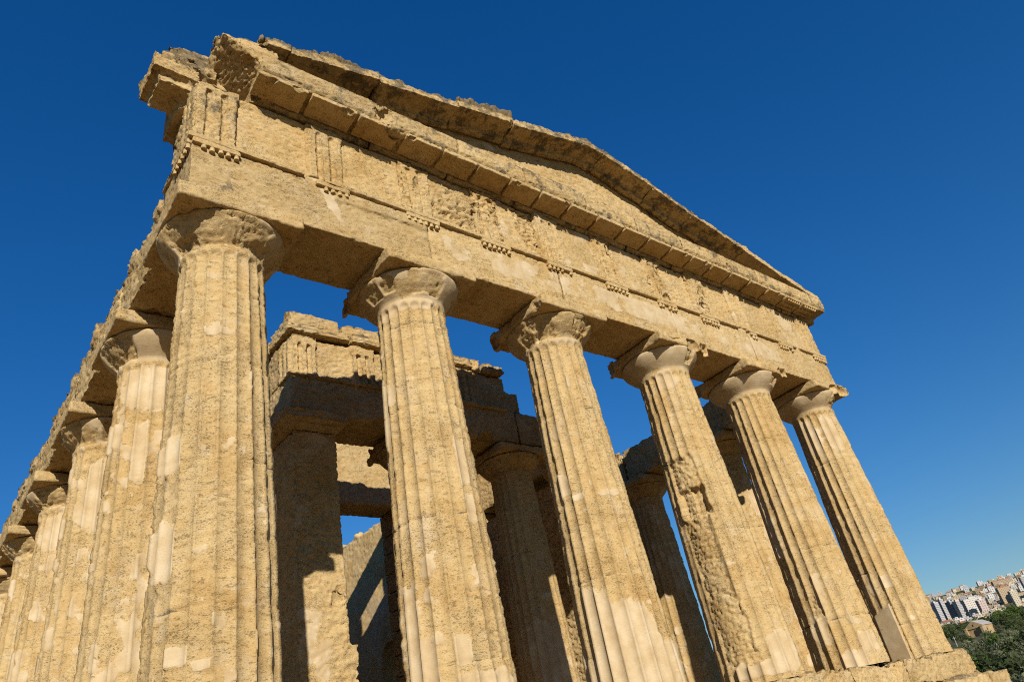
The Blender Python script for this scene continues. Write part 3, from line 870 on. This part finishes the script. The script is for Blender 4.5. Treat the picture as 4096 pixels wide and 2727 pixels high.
# return along the cella flank
add_box(bm, A0 + .02, 4.0, 5.2, 8.6, 7.62, 8.56)
for j in (-1, 0, 1):
    add_box(bm, A0 - .04, 3.5, 5.05 + j * .215 - .068, 5.05 + j * .215 + .068, 7.63, 8.42)
add_box(bm, 9.0, 9.55, 4.8, 5.8, 7.6, 8.22)
o = stone("porch_frieze", bm, None, vox=.028, seed=340, rnd=3, amt=.8, big=.025, mid=.025, fine=.012, lichen=.3, bites=[((9.3, 4.7, 8.6), .25), ((9.65, 4.9, 8.3), .2), ((9.2, 4.6, 8.0), .15)]); under(o, temple)
bms = []
for xa, xb in ((A0 - .10, 4.5), (4.51, 5.7), (5.71, 7.35), (7.36, 8.0), (8.35, 9.08)):
    bm = bmesh.new(); add_box(bm, xa, xb, 4.58, 5.7, 8.62, 8.76); add_box(bm, xa + .02, xb - .01, 4.64, 5.7, 8.74, 8.92)
    bms.append((bm, random.uniform(-.1, .0)))
bm = box_bm(A0 - .12, A0 + .9, 5.72, 9.2, 8.6, 8.9); bms.append((bm, -.06))
bms.append((box_bm(8.0, 8.34, 4.7, 5.6, 8.62, 8.96), .12))
o = stone_multi("porch_cornice", bms, None, vox=.032, seed=350, rnd=7, amt=1, big=.035, mid=.03, fine=.014, crust=.06, lichen=.6, lich_bias=.08); under(o, temple)
bms = []
for xa, xb, zt in ((A0 + .05, 4.35, 9.32), (4.36, 5.4, 9.26), (5.41, 6.9, 9.2)):
    bms.append((box_bm(xa, xb, 4.82, 6.0, 8.9, zt), random.uniform(-.05, .05)))
bms.append((box_bm(A0 + .05, 4.0, 6.0, 8.8, 8.88, 9.15), 0))
o = stone_multi("porch_coping", bms, None, vox=.036, seed=360, rnd=8, amt=1, big=.05, mid=.03, fine=.014, crust=.07, lichen=.45,
                bites=[((A0, 4.8, 9.4), .2)]); under(o, temple)
# door wall between porch and hall, with its doorway and the opening above
def wall_blocks(x0, x1, y0, y1, z0, z1, course, seed, blen=1.2):
    rr = random.Random(seed); out = []; z = z0
    while z < z1 - .02:
        h = min(course * rr.uniform(.9, 1.1), z1 - z)
        if z1 - z - h < .15: h = z1 - z
        out.append((box_bm(x0, x1, y0 + rr.uniform(-.006, .006), y1, z + .0005, z + h - .0005), rr.uniform(-.08, .06))); z += h
    return out
YD0, YD1 = 9.5, 10.45
bms = wall_blocks(4.0, 5.6, YD0, YD1, 0, 6.71, .55, 1) + wall_blocks(8.27, 12.3, YD0, YD1, 0, 6.71, .55, 2)
bms += wall_blocks(4.0, 12.3, YD0, YD1, 6.70, 8.9, 2.3, 3) + wall_blocks(4.0, 7.0, YD0, YD1, 8.9, 10.0, .55, 4) + wall_blocks(8.4, 9.0, YD0, YD1, 8.9, 10.0, .55, 5)
bms += wall_blocks(5.8, 8.6, YD0, YD1, 10.0, 10.95, .5, 6)
o = stone_multi("door_wall", bms, None, vox=.045, seed=370, rnd=1, amt=.5, big=.025, mid=.02, fine=.012, lichen=.12); under(o, temple)
# side walls of the hall, pierced by arches
def arch_wall(x0, x1, y0, y1, zt, seed):
    bm = bmesh.new()
    bays = 6; L = (y1 - y0) / bays
    for b in range(bays):
        ya = y0 + b * L; ym = ya + L / 2 - .3; w = .72; zs = 3.55
        pts = [(ya, 0), (ym - w, 0), (ym - w, zs)] + [(ym + w * math.cos(a), zs + w * math.sin(a)) for a in np.linspace(math.pi, 0, 11)[1:-1]] + [(ym + w, zs), (ym + w, 0), (ya + L, 0), (ya + L, zt), (ya, zt)]
        add_prism(bm, pts, 'x', x0, x1)
    V = stone("cella_wall", bm, None, vox=.07, tone=.14, seed=seed, rnd=5, amt=1, big=.05, mid=.03, fine=.016, crust=.16, lichen=.05,
              plaster=lambda P: (P[:, 2] < 7.2) * (P[:, 2] > 3.5) * (.40 + .45 * fbm(P * .8, 3, 95)))
    under(V, temple)
arch_wall(11.4, 12.3, YD1 + .01, 33.0, 8.72, 380)
arch_wall(3.07, 3.97, YD1 + .01, 33.0, 8.72, 385)

# ------------------------------------------------------------------ terrain
def terr(x, y):
    d = np.hypot(x - 8, y); az = np.degrees(np.arctan2(y, x - 8))
    town = np.interp(d, [0, 26, 45, 90, 200, 400, 570, 900, 1200, 1500, 1750, 2000, 2200, 2320, 3000, 6000, 9000],
                     [-2.08, -2.08, -4, -7, -3, 8, 19.5, 38, 50, 70, 98, 146, 181, 183, 110, 0, -20])
    other = np.interp(d, [0, 30, 60, 150, 400, 1000, 3000, 9000], [-2.08, -2.08, -3, -9, -20, -40, -70, -110])
    w = sstep(-40, 0, az) * sstep(85, 45, az)
    z = town * w + other * (1 - w)
    P = np.stack([x, y, 0 * x], 1)
    z = z + sstep(40, 200, d) * (2.2 * fbm(P / 90, 3, 61) + 6 * sstep(900, 2000, d) * fbm(P / 420, 2, 62))
    return z
rs = np.concatenate([[0], np.geomspace(6, 9000, 120)]); na = 360
A, Rr = np.meshgrid(np.linspace(0, 2 * np.pi, na, endpoint=False), rs)
X = (8 + Rr * np.cos(A)).ravel(); Y = (Rr * np.sin(A)).ravel()
V = np.stack([X, Y, terr(X, Y)], 1)
i, j = np.meshgrid(np.arange(na), np.arange(len(rs) - 1)); i = i.ravel(); j = j.ravel(); i2 = (i + 1) % na
F = np.stack([j * na + i, j * na + i2, (j + 1) * na + i2, (j + 1) * na + i], 1)
t = NT("dry_ground")
g = t.node("ShaderNodeNewGeometry"); pos = g.outputs["Position"]
ln = t.node("ShaderNodeVectorMath", operation='LENGTH'); t.link(pos, ln.inputs[0])
far = t.sm(ln.outputs["Value"], 38, 75)
near = t.ramp(t.noise(pos, .35, 6, .6), [(.3, (.14, .085, .035)), (.6, (.19, .117, .050)), (.8, (.16, .105, .044))])
veg = t.ramp(t.noise(pos, .06, 6, .65), [(.35, (.045, .050, .018)), (.52, (.085, .080, .032)), (.7, (.17, .135, .065))])
t.link(t.mix(far, near, veg), t.b.inputs["Base Color"])
bp = t.node("ShaderNodeBump"); bp.inputs["Strength"].default_value = .6; bp.inputs["Distance"].default_value = .05
t.link(t.noise(pos, 6, 6, .7), bp.inputs["Height"]); t.link(bp.outputs[0], t.b.inputs["Normal"])
ground = mesh_np("ground", V, F, t.m)
ground["kind"] = "structure"

# ------------------------------------------------------------------ trees on the slope
def leaf_mat(name, c0, c1):
    t = NT(name)
    inf = t.node("ShaderNodeObjectInfo"); g = t.node("ShaderNodeNewGeometry")
    n = t.noise(g.outputs["Position"], .9, 3, .6)
    col = t.mix(n, c0, c1)
    hs = t.node("ShaderNodeHueSaturation")
    v = t.math('MULTIPLY_ADD', inf.outputs["Random"], .6, .7)
    t.link(v, hs.inputs["Value"]); t.link(col, hs.inputs["Color"])
    t.link(hs.outputs[0], t.b.inputs["Base Color"])
    tr = t.node("ShaderNodeBsdfTranslucent"); t.link(hs.outputs[0], tr.inputs[0])
    ms = t.node("ShaderNodeMixShader"); ms.inputs[0].default_value = .4
    t.link(t.b.outputs[0], ms.inputs[1]); t.link(tr.outputs[0], ms.inputs[2]); t.link(ms.outputs[0], t.n["Material Output"].inputs[0])
    t.b.inputs["Roughness"].default_value = .7
    return t.m
LM = [leaf_mat("olive_leaves", (.10, .108, .05), (.20, .20, .11)), leaf_mat("dark_leaves", (.050, .066, .022), (.105, .125, .042)), leaf_mat("bright_leaves", (.05, .085, .015), (.11, .15, .035))]
t = NT("bark"); t.link(t.ramp(t.noise(None, 6), [(.3, (.06, .045, .03)), (.7, (.14, .11, .08))]), t.b.inputs["Base Color"]); M_BARK = t.m

def crown_mesh(seed, rx, rz, lobes, n, leaf):
    rr = np.random.RandomState(seed)
    cs = rr.normal(size=(lobes, 3)) * np.array([rx * .45, rx * .45, rz * .35]); rad_ = rr.uniform(.35, .6, lobes) * rx
    k = rr.randint(0, lobes, n)
    d = rr.normal(size=(n, 3)); d /= np.linalg.norm(d, axis=1, keepdims=True)
    p = cs[k] + d * (rad_[k] * rr.uniform(.55, 1.05, n) ** .7)[:, None] * np.array([1, 1, .8])
    a = rr.normal(size=(n, 3)); a /= np.linalg.norm(a, axis=1, keepdims=True)
    b = np.cross(a, d + .3 * rr.normal(size=(n, 3))); b /= np.linalg.norm(b, axis=1, keepdims=True)
    s = (leaf * rr.uniform(.6, 1.3, n))[:, None]
    V = np.stack([p - a * s, p + b * s * .6, p + a * s, p - b * s * .6], 1).reshape(-1, 3)
    return V, np.arange(4 * n).reshape(-1, 4)

def trunk_bm(h, r):
    bm = bmesh.new()
    def limb(p0, p1, r0, r1):
        v = Vector(p1) - Vector(p0)
        m = Matrix.Translation((Vector(p0) + Vector(p1)) / 2) @ v.to_track_quat('Z', 'Y').to_matrix().to_4x4()
        bmesh.ops.create_cone(bm, cap_ends=True, segments=7, radius1=r0, radius2=r1, depth=v.length, matrix=m)
    limb((0, 0, -.6), (0.1 * h, .03 * h, h), r, r * .7)
    for k in range(4):
        a = k * 1.6 + .4
        limb((0.1 * h, .03 * h, h * .92), (.1 * h + math.cos(a) * h * .6, .03 * h + math.sin(a) * h * .6, h * (1.7 + .15 * k)), r * .6, r * .2)
    return bm

protos = []
specs = [("olive_tree", "grey green rounded olive tree on the slope beyond the temple", "olive trees on the slope", 0, 2.6, 2.2, 9, 900, .26, 1.3),
         ("olive_tree", "grey green rounded olive tree on the slope beyond the temple", "olive trees on the slope", 0, 2.9, 1.9, 11, 900, .27, 1.2),
         ("broadleaf_tree", "dark green bushy tree on the slope below the town", "dark trees on the slope", 1, 3.1, 3.0, 10, 1000, .30, 1.6),
         ("broadleaf_tree", "dark green bushy tree on the slope below the town", "dark trees on the slope", 1, 2.6, 3.3, 8, 900, .30, 1.8),
         ("pine_tree", "bright green broad crowned tree standing out among darker trees", "bright green trees on the slope", 2, 3.6, 2.6, 12, 1100, .32, 2.2)]
for s_i, (nm, lab, grp, mi, rx, rz, lb, n, lf, th) in enumerate(specs):
    V, F = crown_mesh(40 + s_i, rx, rz, lb, n, lf)
    V = V + np.array([.1 * th, .03 * th, th + rz * .75])
    protos.append((nm, lab, grp, V, F, LM[mi], th, None, None))
made = {}
def place_tree(k, x, y, s, rz):
    nm, lab, grp, V, F, mt, th, _, _ = protos[k]
    e = empty(nm, (x, y, float(terr(np.array([x]), np.array([y]))[0])), rz)
    e.scale = (s, s, s)
    tag(e, lab, "tree", grp)
    if k not in made:
        c = mesh_np("crown", V, F, mt, e, smooth=False)
        tr = bm_obj("trunk", trunk_bm(th, .16 + .03 * k), M_BARK, e)
        made[k] = (c, tr)
    else:
        for src in made[k]:
            d = src.copy(); COL.objects.link(d); d.parent = e
    return e
rr = random.Random(12)
def pol(az, d): return 8 + d * math.cos(rad(az)), d * math.sin(rad(az))
CH_AZ, CH_D = 19.6, 565
n_t = 0
pts_t = []
for tries in range(6000):
    az = rr.uniform(13.5, 26); d = 85 * (1060 / 85) ** (rr.random() ** .8)
    sep = 5.4 + d * .0105
    x, y = pol(az, d)
    if abs(az - CH_AZ) < 1.5 and 520 < d < 640: continue
    if abs(az - CH_AZ) < 1.0 and 440 < d <= 520: continue
    if any((x - a) ** 2 + (y - b) ** 2 < sep * sep for a, b in pts_t): continue
    pts_t.append((x, y))
    u = rr.random()
    if d < 420: k = 0 if u < .45 else (1 if u < .75 else 2)
    else: k = 0 if u < .2 else (2 if u < .55 else 3)
    if k >= 2 and rr.random() < .06: k = 4
    place_tree(k, x, y, rr.uniform(.8, 1.25) * (1 + d / 2600), rr.uniform(0, 6.28))
    if len(pts_t) >= 280: break
for az, d in ((17.7, 600), (17.3, 640), (18.1, 650)):
    x, y = pol(az, d); place_tree(4, x, y, rr.uniform(1.7, 2.1), rr.uniform(0, 6))

# ------------------------------------------------------------------ chapel in the olive grove
def plain(name, c0, c1, sc=.8):
    t = NT(name); g = t.node("ShaderNodeNewGeometry")
    t.link(t.ramp(t.noise(g.outputs["Position"], sc, 6, .65), [(.3, c0), (.7, c1)]), t.b.inputs["Base Color"]); return t.m
M_CHAP = plain("chapel_sandstone", (.25, .165, .075), (.40, .28, .14), .5)
M_DARKOPEN = plain("dark_opening", (.02, .017, .013), (.04, .03, .025))
M_TILE = plain("grey_tiles", (.25, .22, .19), (.38, .34, .30), .6)
cx, cy = pol(CH_AZ, CH_D); cz = float(terr(np.array([cx]), np.array([cy]))[0])
chap = empty("chapel", (cx, cy, cz - .3), rad(CH_AZ - 90 - 26))
tag(chap, "ochre stone chapel with gabled roof and arched doorway among the trees", "chapel")
W2, L2, H2, G2 = 5.2, 15.0, 6.3, 9.4
bm = bmesh.new()
add_prism(bm, [(-W2, 0), (W2, 0), (W2, H2), (0, G2), (-W2, H2)], 'y', 0, L2)
bm_obj("wall", bm, M_CHAP, chap)
bm = bmesh.new()
add_prism(bm, [(-W2 - .5, H2 - .15), (0, G2 + .12), (W2 + .5, H2 - .15), (W2 + .5, H2 + .2), (0, G2 + .5), (-W2 - .5, H2 + .2)], 'y', .6, L2 + .4)
bm_obj("roof", bm, M_TILE, chap)
for sx in (-1, 1):
    bm = bmesh.new(); add_box(bm, sx * W2 - .75, sx * W2 + .75, -1.3, .3, 0, H2 - .6); add_box(bm, sx * W2 - .95, sx * W2 + .95, -1.5, .35, H2 - .6, H2 - .1)
    bm_obj("buttress", bm, M_CHAP, chap)
bm = bmesh.new(); add_box(bm, -W2 + .8, W2 - .8, -.5, -.002, 5.2, 5.7); bm_obj("ledge", bm, M_CHAP, chap)
aw = 1.3
bm = bmesh.new(); add_prism(bm, [(-aw, 0), (aw, 0), (aw, 3)] + [(aw * math.cos(a), 3 + aw * math.sin(a)) for a in np.linspace(0, math.pi, 9)[1:-1]] + [(-aw, 3)], 'y', -.06, -.004)
bm_obj("door", bm, M_DARKOPEN, chap)
bm = bmesh.new(); add_box(bm, -.4, .4, -.06, -.004, 6.3, 7.6); bm_obj("window", bm, M_DARKOPEN, chap)
bm = bmesh.new(); add_box(bm, W2 + .002, W2 + .06, 5, 5.9, 2.6, 4.4); bm_obj("window", bm, M_DARKOPEN, chap)

# ------------------------------------------------------------------ the town on the hill
def wall_mat(name, c, win=True, sx=3.2, sz=3.0, frac=.42, dark=(.10, .10, .11)):
    t = NT(name)
    tc = t.node("ShaderNodeTexCoord"); sp = t.node("ShaderNodeSeparateXYZ"); t.link(tc.outputs["Object"], sp.inputs[0])
    g = t.node("ShaderNodeNewGeometry")
    inf = t.node("ShaderNodeObjectInfo")
    n = t.noise(tc.outputs["Object"], .25, 4, .6)
    col = t.mix(n, tuple(v * .82 for v in c), c)
    hs = t.node("ShaderNodeHueSaturation"); t.link(t.math('MULTIPLY_ADD', inf.outputs["Random"], .35, .75), hs.inputs["Value"]); t.link(col, hs.inputs["Color"])
    col = hs.outputs[0]
    if win:
        sn = t.node("ShaderNodeSeparateXYZ"); t.link(tc.outputs["Normal"], sn.inputs[0])
        ax = t.math('ABSOLUTE', sn.outputs[0])
        h = t.math('ADD', t.math('MULTIPLY', sp.outputs[1], t.math('GREATER_THAN', ax, .5)), t.math('MULTIPLY', sp.outputs[0], t.math('LESS_THAN', ax, .5)))
        fx = t.math('FRACT', t.math('DIVIDE', h, sx)); fz = t.math('FRACT', t.math('DIVIDE', sp.outputs[2], sz))
        wx = t.math('MULTIPLY', t.math('GREATER_THAN', fx, .5 - frac / 2), t.math('LESS_THAN', fx, .5 + frac / 2))
        wz = t.math('MULTIPLY', t.math('GREATER_THAN', fz, .3), t.math('LESS_THAN', fz, .8))
        side = t.math('LESS_THAN', t.math('ABSOLUTE', sn.outputs[2]), .5)
        col = t.mix(t.math('MULTIPLY', t.math('MULTIPLY', wx, wz), side), col, dark)
    t.link(col, t.b.inputs["Base Color"])
    return t.m
WM = {"white": wall_mat("white_walls", (.56, .53, .48)), "cream": wall_mat("cream_walls", (.54, .45, .31)), "ochre": wall_mat("ochre_walls", (.42, .30, .17)),
      "grey": wall_mat("grey_walls", (.42, .40, .38)), "pink": wall_mat("pink_walls", (.60, .42, .34))}
M_ROOF = plain("terracotta_roof", (.22, .10, .055), (.34, .17, .09), .3)
M_FLAT = plain("flat_roof", (.36, .32, .28), (.50, .46, .41), .3)

def house_bm(kind, w, d, h, rr):
    """returns walls and roof meshes for one small house"""
    bw = bmesh.new(); br = bmesh.new()
    add_box(bw, -w / 2, w / 2, -d / 2, d / 2, -4, h)
    if kind == 0:      # flat roof with parapet and stair house
        for (a, b, c, e) in ((-w / 2, w / 2, -d / 2, -d / 2 + .3), (-w / 2, w / 2, d / 2 - .3, d / 2), (-w / 2, -w / 2 + .3, -d / 2 + .3, d / 2 - .3), (w / 2 - .3, w / 2, -d / 2 + .3, d / 2 - .3)):
            add_box(bw, a, b, c, e, h + .002, h + .9)
        add_box(bw, -w * .1, w * .3, -d * .1, d * .3, h + .004, h + 2.6)
        add_box(br, -w / 2 + .31, w / 2 - .31, -d / 2 + .31, d / 2 - .31, h + .01, h + .12)
    elif kind == 1:    # pitched roof
        add_prism(br, [(-d / 2 - .5, h), (0, h + d * .22), (d / 2 + .5, h), (d / 2 + .5, h - .25), (-d / 2 - .5, h - .25)], 'x', -w / 2 - .4, w / 2 + .4)
        add_prism(bw, [(-d / 2, h - .1), (d / 2, h - .1), (0, h + d * .2)], 'x', -w / 2, w / 2)
    else:              # two volumes, one higher
        add_box(bw, -w / 2, w * .05, -d / 2 - 3, d / 2 - .5, -4, h * .62)
        add_box(br, -w / 2 - .2, w / 2 + .2, -d / 2 - .2, d / 2 + .2, h + .002, h + .35)
        add_box(br, -w / 2 - .2, w * .05 + .2, -d / 2 - 3.2, -d / 2 - .25, h * .62 + .002, h * .62 + .3)
    return bw, br
hk = []
for kind in range(3):
    for ci, cname in enumerate(("white", "cream", "ochre", "grey")):
        hk.append((kind, cname))
protos_h = {}
def place_house(kind, cname, x, y, rz, s):
    z = float(terr(np.array([x]), np.array([y]))[0])
    key = (kind, cname)
    roofn = ("flat roofed", "tile roofed", "stepped")[kind]
    e = empty("town_house", (x, y, z), rz); e.scale = (s[0], s[1], s[2])
    colr = {"white": "white", "cream": "cream", "ochre": "ochre", "grey": "grey"}[cname]
    tag(e, f"small {colr} {roofn} house packed among others on the town hill", "house", f"{colr} {roofn} houses on the town hill")
    if key not in protos_h:
        bw, br = house_bm(kind, 9, 7.5, 7, None)
        a = bm_obj("wall", bw, WM[cname], e); b = bm_obj("roof", br, M_ROOF if kind == 1 else M_FLAT, e)
        protos_h[key] = (a, b)
    else:
        for src in protos_h[key]:
            d_ = src.copy(); COL.objects.link(d_); d_.parent = e
rr = random.Random(5)
cells = []
for row in range(19):
    d = 1590 + row * 36
    az = 14.3 + rr.uniform(0, .3)
    while az < 23.2:
        cells.append((az, d + rr.uniform(-12, 12))); az += rr.uniform(.34, .62)
cells = [c for c in cells if not (1612 < c[1] < 1680 and 18.3 < c[0] < 21.7) and not (c[1] < 1790 and 16.7 < c[0] < 17.8)]
rr.shuffle(cells)
lower = []
for row in range(6):
    az = 18.2 + rr.uniform(0, .3)
    while az < 22.6:
        lower.append((az, 1330 + row * 44 + rr.uniform(-14, 14))); az += rr.uniform(.36, .8)
cells = cells[:298 - len(lower)] + lower
for az, d in cells:
    x, y = pol(az, d)
    u = rr.random(); cname = "cream" if u < .38 else ("white" if u < .66 else ("ochre" if u < .86 else "grey"))
    place_house(rr.choice((0, 0, 1, 2)), cname, x, y, rad(az + 90 + rr.uniform(-22, 22)), (rr.uniform(.8, 1.6), rr.uniform(.8, 1.2), rr.uniform(.75, 1.35)))

def big_building(name, label, az, d, w, dp, h, mat, rot=0, extras=None, roof=None, cat="building", el=None):
    x, y = pol(az, d); z = float(terr(np.array([x]), np.array([y]))[0])
    if el is not None: z = d * math.tan(rad(el)) - .5
    e = empty(name, (x, y, z), rad(az + 90 + rot)); tag(e, label, cat)
    bm = bmesh.new(); add_box(bm, -w / 2, w / 2, -dp / 2, dp / 2, -25, h)
    bm_obj("wall", bm, mat, e)
    bm = bmesh.new(); add_box(bm, -w / 2 - .3, w / 2 + .3, -dp / 2 - .3, dp / 2 + .3, h + .002, h + .8); add_box(bm, -w * .2, w * .15, -dp * .2, dp * .25, h + .8, h + 3.4)
    bm_obj("roof", bm, roof or M_FLAT, e)
    if extras: extras(e)
    return e
M_TOW = wall_mat("tower_walls", (.43, .40, .36), sx=2.4, sz=2.9, frac=.5)
M_TOWD = wall_mat("tower_walls_grey", (.40, .38, .36), sx=2.2, sz=3.0, frac=.66)
M_SCH = wall_mat("school_walls", (.52, .46, .38), sx=3.0, sz=3.6, frac=.4)
M_PINK = wall_mat("pink_school_walls", (.50, .38, .32), sx=4.4, sz=4.0, frac=.35)
def balconies(w, dp, h):
    def f(e):
        z = 3.0
        while z < h:
            bm = bmesh.new(); add_box(bm, -w / 2 + 1, w / 2 - 1, -dp / 2 - 1.4, -dp / 2 - .003, z, z + .9); bm_obj("balcony", bm, M_TOW, e); z += 3.0
    return f
big_building("apartment_tower", "tall grey apartment tower with dark balcony rows at the left end of town", 21.45, 1620, 9, 17, 22, M_TOWD, rot=38, el=3.62)
big_building("apartment_tower", "white slab apartment tower beside the tall grey tower", 21.0, 1630, 8, 9, 23, M_TOW, rot=38, el=3.70)
big_building("apartment_tower", "slim white apartment tower with a blank end wall", 20.55, 1640, 7, 14, 17, M_TOWD, rot=38, el=3.66)
big_building("apartment_tower", "striped white tower with stacked balconies, rightmost of the towers", 20.15, 1625, 8, 10, 18, M_TOW, rot=38, extras=balconies(8, 10, 18), el=3.56)
big_building("school", "long beige school building with rows of small windows", 19.25, 1660, 36, 11, 9, M_SCH, rot=30, el=3.80)
big_building("school", "blocky pale pink building in front of the long school", 18.8, 1630, 14, 9, 9, M_PINK, rot=30, el=3.60)
big_building("church", "big brown church hall with tiled roof high in the town", 17.3, 1790, 24, 10, 8, WM["ochre"], rot=25, roof=M_ROOF, cat="church", el=4.05)
big_building("church", "long brown convent with tiled roof on the right of the ridge", 17.2, 2060, 40, 12, 8, WM["ochre"], rot=20, roof=M_ROOF, cat="church", el=4.5)
big_building("apartment_tower", "tall pale grey apartment block at the right edge of town", 15.95, 1750, 14, 10, 18, M_TOW, rot=20, el=4.0)
big_building("apartment_block", "cream mansion with many windows below the brown church", 16.9, 1690, 12, 9, 7, WM["cream"], rot=25, el=3.72)

# utility poles
M_POLE = plain("pole_wood", (.32, .30, .27), (.45, .42, .38))
for (az, d, h, tilt, lab) in ((20.9, 455, 3.6, 3, "pale utility pole with crossarm standing among the olive trees"), (18.93, 500, 4.0, 2, "pale utility pole just below the chapel"), (21.35, 440, 2.6, 0, "short pale pole left of the crossarm pole")):
    x, y = pol(az, d); z = float(terr(np.array([x]), np.array([y]))[0])
    e = empty("utility_pole", (x, y, z)); e.rotation_euler = (rad(tilt), 0, rad(az)); tag(e, lab, "pole")
    bm = bmesh.new(); bmesh.ops.create_cone(bm, cap_ends=True, segments=8, radius1=.16, radius2=.11, depth=h + 3, matrix=Matrix.Translation((0, 0, (h + 3) / 2 - .5))); bm_obj("shaft", bm, M_POLE, e)
    bm = bmesh.new(); add_box(bm, -.06, .06, -.7, .7, h + 1.7, h + 1.85); bm_obj("crossarm", bm, M_POLE, e)
